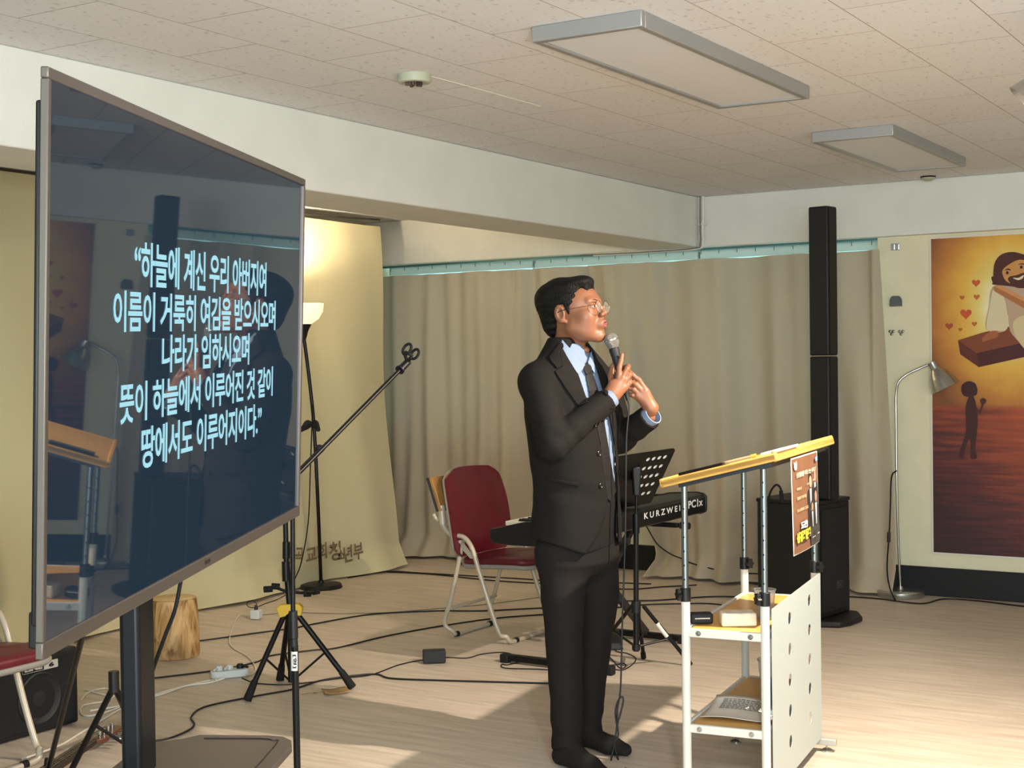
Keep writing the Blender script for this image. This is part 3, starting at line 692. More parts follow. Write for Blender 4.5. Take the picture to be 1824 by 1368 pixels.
# ================================================================ LOG STOOL
lp = onz(310, 1168)
t = thing('log_stool', 'short bare log used as a stool, beside the television column', 'stool', lp)
def log_mat():
    m = bpy.data.materials.new('stripped_log'); m.use_nodes = True; nt = m.node_tree; b = nt.nodes['Principled BSDF']; L = nt.links.new
    tc = nt.nodes.new('ShaderNodeTexCoord'); mp = nt.nodes.new('ShaderNodeMapping'); mp.inputs['Scale'].default_value = (9, 9, 2.6); L(tc.outputs['Object'], mp.inputs[0])
    n = nt.nodes.new('ShaderNodeTexNoise'); n.inputs['Scale'].default_value = 1.5; n.inputs['Detail'].default_value = 8; n.inputs['Distortion'].default_value = 2.6; L(mp.outputs[0], n.inputs['Vector'])
    r = nt.nodes.new('ShaderNodeValToRGB'); L(n.outputs['Fac'], r.inputs[0]); e = r.color_ramp.elements
    e[0].position = 0.36; e[0].color = lin('#6e4c2b'); e[1].position = 0.62; e[1].color = lin('#bd9c6c'); q = e.new(0.46); q.color = lin('#a07a48')
    L(r.outputs[0], b.inputs['Base Color']); b.inputs['Roughness'].default_value = 0.6
    return m
MB().lathe([(0, 0.002), (0.124, 0.002), (0.127, 0.02), (0.124, 0.15), (0.117, 0.275), (0.113, 0.287), (0.0, 0.288)], lp, n=48).build('log', log_mat(), t)
MB().lathe([(0, 0.2885), (0.110, 0.2885), (0.108, 0.290), (0, 0.290)], lp, n=48).build('sawn_top', mat('sawn_wood', '#c0a374', 0.6, noise=0.15, nscale=30), t)

# ================================================================ STANDS
def tripod_feet(t, c, hub, feet, r=0.010, m=None, rubber=0.014):
    for f in feet:
        f = Vector(f); d = (hub-f).normalized()
        lo = MB().cyl(f+d*0.03+Vector((0, 0, 0.008)), hub, r, r, 12).build('leg', m or m_blkm, t)
        MB().cyl(f+Vector((0, 0, 0.004)), f+d*0.07+Vector((0, 0, 0.008)), rubber, rubber*0.85, 12).build('rubber_foot', m_rub, lo)
# guitar stand with yellow collar
gs = Vector((-4.09, 4.74, 0)); dg_ = 6.18
hub = atd(517, 1088, dg_)
t = thing('guitar_stand', 'black tripod guitar stand with a yellow collar on the floor', 'stand', gs)
for f, h in ((onz(440, 1250), (505, 1098)), (onz(628, 1227), (531, 1096)), (onz(499, 1212), (514, 1096))):
    hp = atd(h[0], h[1], dg_); d = (hp-f).normalized()
    lo = MB().cyl(f+d*0.03+Vector((0, 0, 0.010)), hp, 0.0125, n=12).build('leg', m_blkm, t)
    MB().cyl(f+Vector((0, 0, 0.006)), f+d*0.085+Vector((0, 0, 0.01)), 0.019, 0.015, 14).build('rubber_foot', m_rub, lo)
    MB().cyl(f+(hp-f)*0.5, atd(519, 1215, dg_), 0.005, n=8).build('brace', m_blkm, t)
MB().prism([(-0.045, -0.03), (-0.058, 0.012), (-0.04, 0.028), (0.040, 0.03), (0.056, 0.014), (0.05, -0.022), (0.02, -0.022), (0.0, -0.006), (-0.02, -0.024)], (hub-CF*0.022+Vector((0, 0, 0.003)), CR, (0, 0, 1), CF), 0.045).build('collar', mat('yellow_plastic', '#d0a82c', 0.45), t, bevel=0.003)
top = atd(505, 770, dg_)
MB().cyl(atd(518, 1215, dg_), hub, 0.012, n=14).cyl(hub, atd(510, 1000, dg_), 0.0145, n=14).cyl(atd(510, 1035, dg_), atd(509, 1000, dg_), 0.018, n=14).cyl(atd(510, 1000, dg_), top, 0.0115, n=14).cyl(atd(510, 995, dg_), atd(510, 965, dg_), 0.017, n=14).build('pole', m_blkm, t)
MB().tube([top, atd(528, 768, dg_-0.04), atd(548, 760, dg_-0.05)], 0.011, n=10).tube([atd(548, 760, dg_-0.05), atd(562, 752, dg_-0.08), atd(567, 766, dg_-0.12)], 0.010, n=10).tube([atd(540, 762, dg_-0.05), atd(548, 752, dg_+0.04), atd(560, 760, dg_+0.1)], 0.010, n=10).build('neck_yoke', m_rub, t)
ar = MB(); ar.tube([atd(472, 1050, dg_), atd(490, 1047, dg_), atd(510, 1053, dg_), atd(540, 1056, dg_), atd(560, 1056, dg_-0.03)], 0.007, n=8)
ar.build('cradle_arm', m_blkm, t)
for a, b in (((470, 1050), (485, 1049)), ((484, 1044), (498, 1045)), ((541, 1058), (554, 1057)), ((556, 1055), (569, 1052))):
    MB().cyl(atd(a[0], a[1], dg_), atd(b[0], b[1], dg_), 0.014, n=12).build('foam_pad', m_rub, t)
# boom microphone stand in front of it
dm = 4.10
base = Vector((atd(527, 1200, dm).x, atd(527, 1200, dm).y, 0))
t = thing('microphone_stand', 'tall black boom microphone stand with an empty clip beside the television', 'microphone stand', base)
def mp_(x, y): return atd(x, y, dm)
hj = mp_(521, 853)
pl = MB().cyl(Vector((base.x, base.y, 0.05)), mp_(525, 1150), 0.0102, n=16).build('lower_pole', m_blkm, t)
MB().cyl(mp_(522, 1100), hj, 0.0070, n=14).build('upper_pole', m_blkm, t)
MB().cyl(mp_(524, 1152), mp_(523, 1137), 0.0118, n=16).cyl(mp_(523, 1137), mp_(522, 1088), 0.0135, 0.0128, 16).build('height_clutch', m_blk, t, bevel=0.001)
MB().cyl(mp_(525, 1194), mp_(524.7, 1160), 0.0106, n=20).build('paper_label', mat('white_label', '#d9d6cf', 0.6), t)
lab = MB(); add_text(lab, '[형]', (mp_(526.0, 1177)-CF*0.0109, (0, 0, -1), CR, -CF), 0.02, width=0.040, height=0.012, bold=0.0006)
lab.build('label_writing', m_blk, t, smooth=False)
tip = atd(716, 655, 4.55); kn = atd(570, 803, 4.22); tail = atd(478, 897, 4.0)
MB().cyl(tail, tip, 0.0072, n=12).build('boom', m_blkm, t)
MB().cyl(kn+(tip-kn)*0.03, atd(535, 838, 4.13), 0.0088, n=12).ball(kn+Vector((0, 0, 0.006))-CF*0.01, 0.014).build('boom_clutch', m_blk, t)
MB().cyl(hj-CR*0.018, hj+CR*0.018, 0.016, n=16).build('hinge', m_blk, t)
bd_ = (tip-kn).normalized()
MB().cyl(tip-bd_*0.012, tip+bd_*0.038, 0.0125, 0.0115, 14).cyl(tip-bd_*0.016, tip-bd_*0.010, 0.016, n=14).build('clip_thread', m_blk, t, bevel=0.001)
cc = atd(733, 627, 4.56)
clip = MB()
ax = (CR*0.62+Vector((0, 0, -0.42))+CF*0.62).normalized(); u, v, _ = basis(ax)
for off, rr in ((-0.021, 0.0190), (0.016, 0.0175)):
    clip.tube([cc+ax*off+(u*math.cos(a)+v*math.sin(a))*rr for a in [math.radians(k) for k in range(0, 360, 24)]], 0.0046, n=8, sm=2, closed=True)
clip.tube([tip+bd_*0.034, cc-bd_*0.020-ax*0.019], 0.006, n=8, sm=0).tube([tip+bd_*0.034, cc-bd_*0.020+ax*0.014], 0.006, n=8, sm=0).tube([cc-bd_*0.014-ax*0.018, cc-bd_*0.014+ax*0.014], 0.005, n=8, sm=0)
clip.build('microphone_clip', m_rub, t)
for k in range(3):
    a = 0.4+k*2.094; f = base+Vector((math.cos(a)*0.27, math.sin(a)*0.27, 0.0))
    lo = MB().cyl(f+Vector((0, 0, 0.014)), base+Vector((0, 0, 0.09)), 0.008, n=10).build('leg', m_blkm, t)
    MB().cyl(f+Vector((0, 0, 0.012)), f+(base-f)*0.2+Vector((0, 0, 0.03)), 0.012, n=10).build('rubber_foot', m_rub, lo)
# black stand between amplifier and television column
hb_ = atd(203, 1222, 4.7); fl1 = onz(115, 1402); fl2 = onz(300, 1392); fl3 = onz(232, 1290)
t = thing('instrument_stand', 'folded black instrument stand partly hidden behind the television column', 'stand', (hb_.x, hb_.y, 0))
for f in (fl1, fl2, fl3):
    lo = MB().cyl(f+Vector((0, 0, 0.012)), hb_, 0.011, n=10).build('leg', m_blkm, t)
    MB().cyl(f+Vector((0, 0, 0.010)), f+(hb_-f)*0.12+Vector((0, 0, 0.01)), 0.015, n=10).build('rubber_foot', m_rub, lo)
MB().cyl(hb_-Vector((0, 0, 0.02)), hb_+Vector((0, 0, 0.05)), 0.018, n=14).build('hub', m_blk, t)
q = fl1+(hb_-fl1)*0.62; MB().cyl(q, fl2+(hb_-fl2)*0.16, 0.006, n=8).build('brace', m_blkm, t)
t = thing('stand_pole', 'slim black pole leaning down from behind the television past the amplifier', 'pole', onz(82, 1392))
MB().cyl(onz(82, 1392)+Vector((0, 0, 0.012)), atd(150, 1120, 4.2), 0.0095, n=12).build('tube', m_blkm, t)
MB().cyl(onz(82, 1392)+Vector((0, 0, 0.006)), onz(82, 1392)+Vector((0.002, 0.01, 0.08)), 0.0125, n=12).build('rubber_foot', m_rub, t)

# bass guitar lying on the floor
g1, g0 = onz(163, 1316, 0.05), onz(50, 1392, 0.05)
gd = (g1-g0).normalized(); gs_ = Vector((0, 0, 1)).cross(gd)
t = thing('bass_guitar', 'bass guitar lying on the floor beside the amplifier, neck and headstock in view', 'guitar', (g0.x, g0.y, 0))
g00 = g0-gd*0.35
MB().hexa([g00-gs_*0.032-Vector((0, 0, 0.022)), g1-gs_*0.021-Vector((0, 0, 0.02)), g1+gs_*0.021-Vector((0, 0, 0.02)), g00+gs_*0.032-Vector((0, 0, 0.022))], [g00-gs_*0.032, g1-gs_*0.021, g1+gs_*0.021, g00+gs_*0.032]).build('neck', mat('dark_rosewood', '#2b1c16', 0.5), t, bevel=0.003)
st_ = MB()
for k in range(4):
    s0 = (k-1.5)*0.0145; s1 = (k-1.5)*0.0095
    st_.cyl(g00+gs_*s0+Vector((0, 0, 0.009)), g1+gs_*s1+Vector((0, 0, 0.006)), 0.0016, n=6)
    st_.cyl(g1+gs_*s1+Vector((0, 0, 0.006)), g1+gd*(0.045+0.04*k)+gs_*(s1*1.2)+Vector((0, 0, 0.004)), 0.0014, n=6)
st_.build('strings', mat('steel_string', '#c5c0b6', 0.25, 1.0), t)
f_ = MB()
for k in range(16):
    q = g00+(g1-g00)*(0.04+0.96*(1-0.944**k)/(1-0.944**16)); f_.box(q+Vector((0, 0, 0.001)), (0.0025, 0.05, 0.0025), Matrix.Rotation(math.atan2(gd.y, gd.x), 3, 'Z'))
f_.build('frets', mat('steel_string', '#c5c0b6', 0.25, 1.0), t)
hd = MB().prism([(0, -0.022), (0.03, -0.045), (0.19, -0.05), (0.215, -0.02), (0.20, 0.025), (0.10, 0.035), (0, 0.022)], (g1-Vector((0, 0, 0.02)), gd, gs_, (0, 0, 1)), 0.017).build('headstock', mat('brown_lacquered_wood', '#5a2f1c', 0.3, noise=0.2, nscale=12), t, bevel=0.003)
for k in range(4):
    q = g1+gd*(0.045+0.04*k)+gs_*(-0.05)+Vector((0, 0, -0.012))
    MB().cyl(q, q-gs_*0.03, 0.004, n=8).ball(q-gs_*0.038, 0.011, 10, (1, 0.5, 1)).cyl(q+gs_*0.036+Vector((0, 0, 0.008)), q+gs_*0.036+Vector((0, 0, 0.028)), 0.006, n=10).build('tuning_peg', m_chrome, t)
bp_ = smooth_path([Vector((x, y, 0)) for x, y in [(0.02, -0.04), (-0.05, -0.17), (-0.20, -0.14), (-0.30, -0.19), (-0.44, -0.16), (-0.50, 0), (-0.44, 0.16), (-0.28, 0.19), (-0.18, 0.14), (-0.02, 0.19), (0.04, 0.12), (0.0, 0.04)]], 4, True)
MB().prism([(p.x, p.y) for p in bp_], (g00-Vector((0, 0, 0.048)), gd, gs_, (0, 0, 1)), 0.042).build('body', mat('brown_lacquered_wood', '#5a2f1c', 0.3), t, bevel=0.006)

# ================================================================ FLOOR LAMPS
tb = onz(572, 1047)
t = thing('torchiere', 'black floor lamp with a lit upturned glass bowl before the cream backdrop', 'lamp', tb)
MB().lathe([(0, 0.0), (0.134, 0.0), (0.137, 0.008), (0.128, 0.026), (0.1, 0.030), (0.02, 0.033), (0.015, 0.05), (0, 0.05)], tb, n=48).build('base', m_blk, t)
dt = 8.86; tt = atd(541, 600, dt)
MB().tube([tb+Vector((0, 0, 0.03)), atd(566, 890, dt), atd(559, 755, dt), atd(549, 660, dt), tt], 0.0115, n=12).build('pole', m_blkm, t)
bx = Vector((-0.04, 0, 1)).normalized()
MB().lathe([(0.012, -0.02), (0.02, 0.0), (0.030, 0.035), (0.052, 0.075), (0.05, 0.078), (0.0, 0.078)], tt, bx, 36).build('socket', m_blk, t)
ub = MB().lathe([(0.050, 0.078), (0.100, 0.110), (0.128, 0.155), (0.136, 0.205), (0.132, 0.205), (0.123, 0.157), (0.096, 0.114), (0.046, 0.082)], tt, bx, 48)
ub.build('glass_bowl', mat('opal_glass_bowl', '#f3ead2', 0.3, emit='#ffe6b8', estr=0.8), t)
MB().ball(tt+bx*0.15, 0.032, 16).build('bulb', mat('lit_bulb', '#fff3d8', 0.3, emit='#ffdf9f', estr=6.0), t)
MB().tube([atd(557, 720, dt-0.03), atd(553, 830, dt-0.04), atd(549, 930, dt-0.05), atd(537, 1000, dt-0.1), atd(526, 1030, dt-0.25)], 0.004, n=6).build('cord', m_rub, t)
m_sil = mat('brushed_steel_lamp', '#b5b4b1', 0.28, 0.95)
def desk_lamp_head(t, c, ax, L=0.17, R=0.085):   # c centre of the open rim, ax points out of the opening
    ax = Vector(ax).normalized()
    MB().lathe([(0.001, -L-0.05), (0.026, -L-0.048), (0.029, -L-0.01), (0.032, -L), (0.052, -L*0.78), (0.070, -L*0.45), (0.080, -L*0.18), (R, 0), (R-0.002, 0), (0.077, -L*0.18), (0.066, -L*0.45), (0.048, -L*0.76), (0.001, -L*0.80)], c, ax, 48).build('shade', m_sil, t)
    return MB().ball(Vector(c)-ax*L*0.52, 0.026, 14).build('bulb', mat('frosted_bulb', '#ece6d8', 0.35), t)
sb_ = onz(1604, 1062); ds = sb_.dot(CF)
t = thing('floor_lamp', 'brushed steel reading floor lamp standing in front of the painted poster', 'lamp', sb_)
MB().lathe([(0, 0), (0.136, 0), (0.140, 0.006), (0.138, 0.034), (0.128, 0.040), (0.02, 0.043), (0.014, 0.06), (0, 0.06)], sb_, n=48).build('base', m_sil, t)
def sl_(x, y, dd=0.0): return atd(x, y, ds+dd)
MB().tube([sb_+Vector((0, 0, 0.04)), sl_(1598, 900), sl_(1596, 740), sl_(1596, 705), sl_(1600, 682, -0.01), sl_(1614, 668, -0.02), sl_(1634, 658, -0.04), sl_(1652, 650, -0.05)], 0.0075, n=10, sm=5).build('pole', m_sil, t)
hax = (CR*0.42+Vector((0, 0, -0.85))-CF*0.10).normalized(); rim = sl_(1684, 690, -0.07)
desk_lamp_head(t, rim, hax, 0.12, 0.088)
MB().tube([sl_(1597, 838, -0.02), sl_(1588, 850, -0.02), sl_(1586, 900, -0.02), sl_(1584, 950, -0.02), sl_(1580, 1010, -0.03), sl_(1585, 1047, -0.08), sl_(1597, 1072, -0.14), sl_(1610, 1079, -0.16)], 0.0045, n=6).build('cord', m_rub, t)
MB().cyl(sl_(1583.5, 948, -0.02), sl_(1583, 966, -0.02), 0.010, n=10).build('switch', m_blk, t)
# second reading lamp at the right edge, aimed at the lectern
rim = LAMPRIM; 
t = thing('floor_lamp', 'brushed steel reading lamp shade entering at the upper right photo edge', 'lamp', (LAMPB.x, LAMPB.y, 0))
desk_lamp_head(t, rim, LAMPAX, 0.15, 0.088)
MB().lathe([(0, 0), (0.136, 0), (0.140, 0.006), (0.138, 0.034), (0.128, 0.040), (0, 0.043)], LAMPB, n=48).build('base', m_sil, t)
MB().tube([LAMPB+Vector((0, 0, 0.04)), LAMPB+Vector((0, 0, 1.2)), LAMPB+Vector((0, 0, 2.2)), LAMPB+Vector((-0.06, 0, 2.33)), rim-LAMPAX*0.19], 0.009, n=10).build('pole', m_sil, t)
# ================================================================ LECTERN
m_beech = mat('yellow_beech', '#d6a352', 0.38, noise=0.08, nscale=14, stretch=(1, 1, 6))
m_dsteel = mat('dark_steel', '#3a3f42', 0.4, 0.7)
PA = math.radians(7.5)
PO = atd(1221, 1065, 4.57); PO.z = 0
LM = Matrix.Translation(PO) @ Matrix.Rotation(PA, 4, 'Z')
lec = thing('lectern', 'white metal lectern on four posts with a tilted yellow wood top and perforated front', 'lectern', M=LM)
PX, PY = 0.262, 0.738
ZC, ZS1, ZS2 = 0.665, 0.555, 0.243
for i, (x, y) in enumerate(((0, 0), (PX, 0), (0, PY), (PX, PY))):
    zt = 1.025+0.25*x
    MB().cyl((x, y, 0.045), (x, y, ZC), 0.0145, n=20).build('post', m_wht, lec, local=True)
    MB().cyl((x, y, ZC-0.02), (x, y, zt+0.02), 0.0105, n=20).build('chrome_tube', mat('dull_chrome', '#8c969b', 0.3, 1.0), lec, local=True)
    MB().cyl((x, y, ZC-0.012), (x, y, ZC+0.032), 0.0175, n=20).build('clamp_collar', m_blk, lec, local=True, bevel=0.002)
    kx = -1 if x == 0 and y == 0 else (1 if y > 0 else -1)
    kd = Vector((kx*0.8, -0.6, 0)).normalized() if y == 0 else Vector((0.9, -0.4, 0)).normalized()
    k = MB(); k.cyl(Vector((x, y, ZC+0.010)), Vector((x, y, ZC+0.010))+kd*0.022, 0.006, n=10)
    c = Vector((x, y, ZC+0.010))+kd*0.024; u, v, _ = basis(kd)
    ring = [c+(u*math.cos(a)+v*math.sin(a))*(0.017+0.0035*math.cos(6*a)) for a in [2*math.pi*j/36 for j in range(36)]]
    k.add([p-kd*0.006 for p in ring]+[p+kd*0.006 for p in ring], [tuple(range(36))[::-1], tuple(range(36, 72))]+[(j, (j+1) % 36, 36+(j+1) % 36, 36+j) for j in range(36)])
    k.build('clamp_knob', m_blk, lec, local=True)
    for hz in range(8):   # height holes in the chrome tube
        z = ZC+0.06+hz*0.046
        if z < zt-0.03: MB().cyl((x, y-0.0100, z), (x, y-0.0112, z), 0.0032, n=10).build('adjustment_hole', m_blk, lec, local=True)
# cross feet with levelling pads
for y in (0.0, PY):
    MB().box((PX/2-0.005, y, 0.036), (0.42, 0.032, 0.024)).build('foot_bar', mat('grey_enamel', '#a5a199', 0.45), lec, local=True, bevel=0.003)
    for x in (-0.17+PX/2, 0.17+PX/2):
        MB().cyl((x, y, 0.008), (x, y, 0.03), 0.004, n=8).lathe([(0, 0), (0.022, 0), (0.022, 0.005), (0.012, 0.011), (0, 0.012)], (x, y, 0.0), n=24).build('levelling_pad', m_chrome, lec, local=True)
# shelves: wood board with white rim bars
for zz, nm in ((ZS1, 'a'), (ZS2, 'b')):
    s_ = MB().box((PX/2, PY/2, zz+0.002), (PX-0.028, PY-0.018, 0.014)).build('shelf', m_beech if nm == 'a' else mat('tan_shelf', '#c79a5c', 0.45), lec, local=True, bevel=0.001)
    for (cx, cy, sx, sy) in ((PX/2, -0.002, PX-0.02, 0.014), (PX/2, PY+0.002, PX-0.02, 0.014), (-0.002, PY/2, 0.014, PY-0.02), (PX+0.002, PY/2, 0.010, PY-0.02)):
        rb = MB().box((cx, cy, zz-0.003), (sx, sy, 0.028)).build('rim_bar', m_wht, lec, local=True, bevel=0.003)
    for cx in (0.045, PX-0.045):
        MB().lathe([(0, 0.0062), (0.0035, 0.0062), (0.004, 0.003), (0.0085, 0.003), (0.0085, 0)], (cx, -0.009, zz-0.003), (0, -1, 0), 18).build('bolt', m_chrome, lec, local=True)
# perforated front panel (outside the two front posts), sloping top edge
pan_o = (PX+0.021, 0.0, 0.0)
zt0, zt1 = ZC-0.022, ZC-0.010
outer = [(0.0+0.004, 0.05), (PY-0.006, 0.05), (PY-0.006, zt1), (0.004, zt0)]
holes = []
rr = 0.0215
for k in range(6):
    z0 = 0.572-k*0.103
    if z0 > 0.07: holes.append(circ(0.245, z0, rr, 20))
for k in range(6):
    z0 = 0.583-k*0.104
    if z0 > 0.07: holes.append(circ(0.545, z0, rr, 20))
pm = curve2d(outer, holes, (pan_o, (0, 1, 0), (0, 0, 1), (1, 0, 0)), 0.0022)
pm.build('perforated_panel', mat('shaded_white_enamel', '#a8b0ae', 0.45), lec, local=True)  # white enamel darkened in its colour, as if the lamp barely reached it
MB().box((PX+0.012, PY/2, 0.30), (0.012, PY-0.04, 0.03)).build('panel_bracket', m_wht, lec, local=True)
for y_, z_ in ((0.0, 0.30), (PY, 0.30)):
    MB().lathe([(0, 0.004), (0.004, 0.004), (0.008, 0.002), (0.008, 0)], (PX+0.014, y_-0.0, z_), (0.5, -0.85, 0), 16).build('bolt', m_chrome, lec, local=True)
# tilted top with raised side rims
TL = Matrix.Translation((-0.060, -0.055, 1.016)) @ Matrix.Rotation(-math.atan(0.25), 4, 'Y')
LX, LY = 0.392, PY+0.165
def Q(mb): mb.v = [TL @ v for v in mb.v]; return mb
Q(MB().box((LX/2, LY/2, 0.022), (LX, LY, 0.020))).build('top_board', m_beech, lec, local=True, bevel=0.003)
Q(MB().box((LX/2, 0.008, 0.0215), (LX, 0.016, 0.025))).build('side_rim', m_beech, lec, local=True, bevel=0.004)
Q(MB().box((LX/2, LY-0.008, 0.0215), (LX, 0.016, 0.025))).build('side_rim', m_beech, lec, local=True, bevel=0.004)
Q(MB().box((0.008, LY/2, 0.0235), (0.016, LY, 0.029))).build('book_ledge', m_beech, lec, local=True, bevel=0.004)
Q(MB().box((LX-0.006, LY/2, 0.024), (0.012, LY-0.01, 0.034))).build('front_edge', m_beech, lec, local=True, bevel=0.004)
for y_ in (0.03, LY-0.03):
    Q(MB().box((LX/2+0.01, y_+0.02, 0.004), (LX-0.08, 0.035, 0.016))).build('support_rail', m_dsteel, lec, local=True, bevel=0.001)
Q(MB().box((LX-0.045, LY/2, 0.002), (0.03, LY-0.08, 0.02))).build('support_rail', m_dsteel, lec, local=True, bevel=0.001)
Q(MB().lathe([(0, 0.003), (0.004, 0.003), (0.007, 0)], (0.0005, 0.02, 0.024), (-1, 0, 0), 16)).build('corner_screw', m_wht, lec, local=True)

def LP(x, y, z): return LM @ Vector((x, y, z))
def TP(x, y, z): return LM @ (TL @ Vector((x, y, z)))
tx = (LM @ TL).to_3x3(); ex, ey, ez = tx @ Vector((1, 0, 0)), tx @ Vector((0, 1, 0)), tx @ Vector((0, 0, 1))
# things lying on the top board
def flat_item(name, label, cat, x0, x1, y0, y1, h, m, z0=0.0325, bevel=0.003, parts=None):
    c = TP((x0+x1)/2, (y0+y1)/2, z0)
    M_ = Matrix.Translation(c) @ (LM @ TL).to_3x3().to_4x4()
    t = thing(name, label, cat, M=M_)
    MB().box((0, 0, h/2), (x1-x0, y1-y0, h)).build(parts or 'body', m, t, local=True, bevel=bevel)
    return t
t = flat_item('telephone', 'dark telephone lying on the yellow lectern top near its low end', 'telephone', 0.06, 0.215, 0.025, 0.10, 0.010, mat('dark_glass', '#120c0a', 0.12), parts='body')
MB().box((0, 0, 0.0105), (0.148, 0.068, 0.001)).build('screen', mat('dark_glass_screen', '#060505', 0.05), t, local=True)
t = thing('ballpoint_pen', 'clear ballpoint pen lying beside the telephone on the yellow lectern top', 'pen', M=Matrix.Translation(TP(0.255, 0.05, 0.040)) @ (LM @ TL).to_3x3().to_4x4())
MB().cyl((-0.05, 0, 0), (0.045, 0.01, 0), 0.0048, n=12).build('barrel', mat('clear_plastic', '#e8d9c8', 0.08, trans=0.8), t, local=True)
MB().cyl((0.045, 0.01, 0), (0.062, 0.0118, 0), 0.006, n=12).build('cap', mat('yellow_cap', '#d9a94a', 0.4), t, local=True)
MB().cyl((-0.05, 0, 0), (-0.062, -0.0012, 0), 0.004, 0.001, n=12).build('tip', m_chrome, t, local=True)
t = flat_item('paper_stack', 'white papers lying at the high end of the yellow lectern top', 'papers', 0.34, 0.40, 0.03, 0.30, 0.008, mat('white_paper', '#e9e5da', 0.7), z0=0.0355, bevel=0.001, parts='sheets')
# printed event poster hanging from the front edge
q = lambda y: LM @ (TL @ Vector((LX+0.004, y, 0.004)))
yL, yR = 0.150, 0.545
pL, pR = q(yL), q(yR)
ph = 0.315
UXp = (pR-pL).normalized(); NP = UXp.cross(Vector((0, 0, 1))).normalized()
pwid = (pR-pL).length
pst = thing('event_poster', 'brown printed event poster with people and yellow lettering hanging from the lectern edge', 'poster', pL)
def pp(a, b, off=0.0):   # a 0..1 across, b 0..1 down, slight curl
    return pL+UXp*(pwid*a)+Vector((0, 0, -ph*b))+NP*(0.004+0.010*math.sin(math.pi*a)*b*0.6+0.006*b+off)
def sheet(nm, a0, a1, b0, b1, m, off, par, n=8):
    return MB().grid(lambda u, v: pp(a0+(a1-a0)*u, b0+(b1-b0)*v, off), n, n).build(nm, m, par, ang=80)
ps = sheet('paper', 0, 1, 0, 1, mat('poster_white_margin', '#d9d2c4', 0.6), 0.0, pst)
ps.modifiers.new('solid', 'SOLIDIFY').thickness = 0.0006
pr_ = sheet('printed_ground', 0.02, 0.98, 0.012, 0.988, mat('brown_print', '#6e4a34', 0.5, noise=0.08, nscale=12), 0.0010, pst)
PZ = [0.0013]
def pshape(nm, pts, c, sm=0):
    PZ[0] += 0.0002
    if sm: pts = [(p.x, p.y) for p in smooth_path([Vector((a, b, 0)) for a, b in pts], sm, True)]
    mb = MB(); mb.add([pp(min(0.978, a), min(0.985, b), PZ[0]) for a, b in pts], [tuple(range(len(pts)))])
    return mb.build(nm, mat('print_'+c.strip('#'), c, 0.55), pst, smooth=False)
def ptext(nm, s, a, b, w, h, c, bold=0.004, shear=0.0, rot=0.0):
    PZ[0] += 0.0002
    mb = MB(); o = Vector((0, 0, 0)); add_text(mb, s, (o, (1, 0, 0), (0, 1, 0), (0, 0, 1)), 0.1, width=w, height=h, bold=bold, shear=shear)
    mb.v = [pp(a+v.x*math.cos(rot)-v.y*math.sin(rot)*0.8, b-v.y-v.x*math.sin(rot), PZ[0]) for v in mb.v]
    return mb.build(nm, mat('print_'+c.strip('#'), c, 0.55), pst, smooth=False)
def pman(x, y, s, suit, tone):
    pshape('printed_suit', [(x-0.11*s, y+0.62*s), (x-0.12*s, y+0.2*s), (x-0.06*s, y+0.13*s), (x+0.06*s, y+0.13*s), (x+0.12*s, y+0.2*s), (x+0.11*s, y+0.62*s)], suit, 3)
    pshape('printed_shirt', [(x-0.035*s, y+0.13*s), (x+0.035*s, y+0.13*s), (x+0.012*s, y+0.36*s), (x-0.012*s, y+0.36*s)], '#c8c2bd')
    pshape('printed_hair', [(x+0.062*s*math.cos(k*0.628), y+0.03*s+0.075*s*math.sin(k*0.628)) for k in range(10)], '#1c1614')
    pshape('printed_face', [(x+0.05*s*math.cos(k*0.628), y+0.06*s+0.062*s*math.sin(k*0.628)) for k in range(10)], tone)
pman(0.86, 0.20, 1.0, '#26242a', '#a07868'); pman(0.66, 0.24, 1.05, '#201c1e', '#b98a74')
pman(0.85, 0.42, 1.0, '#2c2b33', '#9c7468'); pman(0.68, 0.53, 0.72, '#1d1a1c', '#c07a4e')
pshape('printed_panel', [(0.56, 0.80), (0.97, 0.78), (0.97, 0.975), (0.56, 0.975)], '#33302f')
pshape('printed_crest', [(0.06, 0.04), (0.10, 0.055), (0.15, 0.035), (0.17, 0.075), (0.16, 0.12), (0.12, 0.13), (0.08, 0.125), (0.055, 0.09)], '#d8c6b0')
ptext('printed_headline', '성경말씀을 따라 쓰는 이야기', 0.50, 0.185, 0.74, 0.055, '#dcc9b2', shear=0.2, bold=0.002)
ptext('printed_line', '주제소개', 0.21, 0.33, 0.16, 0.032, '#d9b48c', bold=0.002)
ptext('printed_line', '말씀의 이야기들', 0.29, 0.425, 0.32, 0.034, '#d9b48c', bold=0.002)
ptext('printed_line', '또 느헤미야 그리고', 0.31, 0.55, 0.38, 0.034, '#d9b48c', bold=0.002)
ptext('printed_title', '도전!', 0.33, 0.715, 0.24, 0.085, '#1a1512', bold=0.011)
ptext('printed_title', '도전!', 0.33, 0.715, 0.23, 0.078, '#ece8e2', bold=0.005)
ptext('printed_title', '성경골든벨', 0.30, 0.825, 0.50, 0.125, '#2a1a10', bold=0.013)
ptext('printed_title', '성경골든벨', 0.30, 0.825, 0.48, 0.112, '#e8c23a', bold=0.006)
ptext('printed_caption', '사회자 소개', 0.66, 0.895, 0.13, 0.016, '#ddd6cc', bold=0.001)
ptext('printed_caption', '진행팀', 0.88, 0.885, 0.10, 0.016, '#ddd6cc', bold=0.001)
ptext('printed_caption', '출연진 소개', 0.55, 0.31, 0.13, 0.018, '#d6bfa8', bold=0.001)
ptext('printed_caption', '연출', 0.76, 0.29, 0.09, 0.018, '#d6bfa8', bold=0.001)
pshape('printed_stamp', [(0.84, 0.055), (0.93, 0.05), (0.93, 0.095), (0.84, 0.10)], '#6d8eb0')
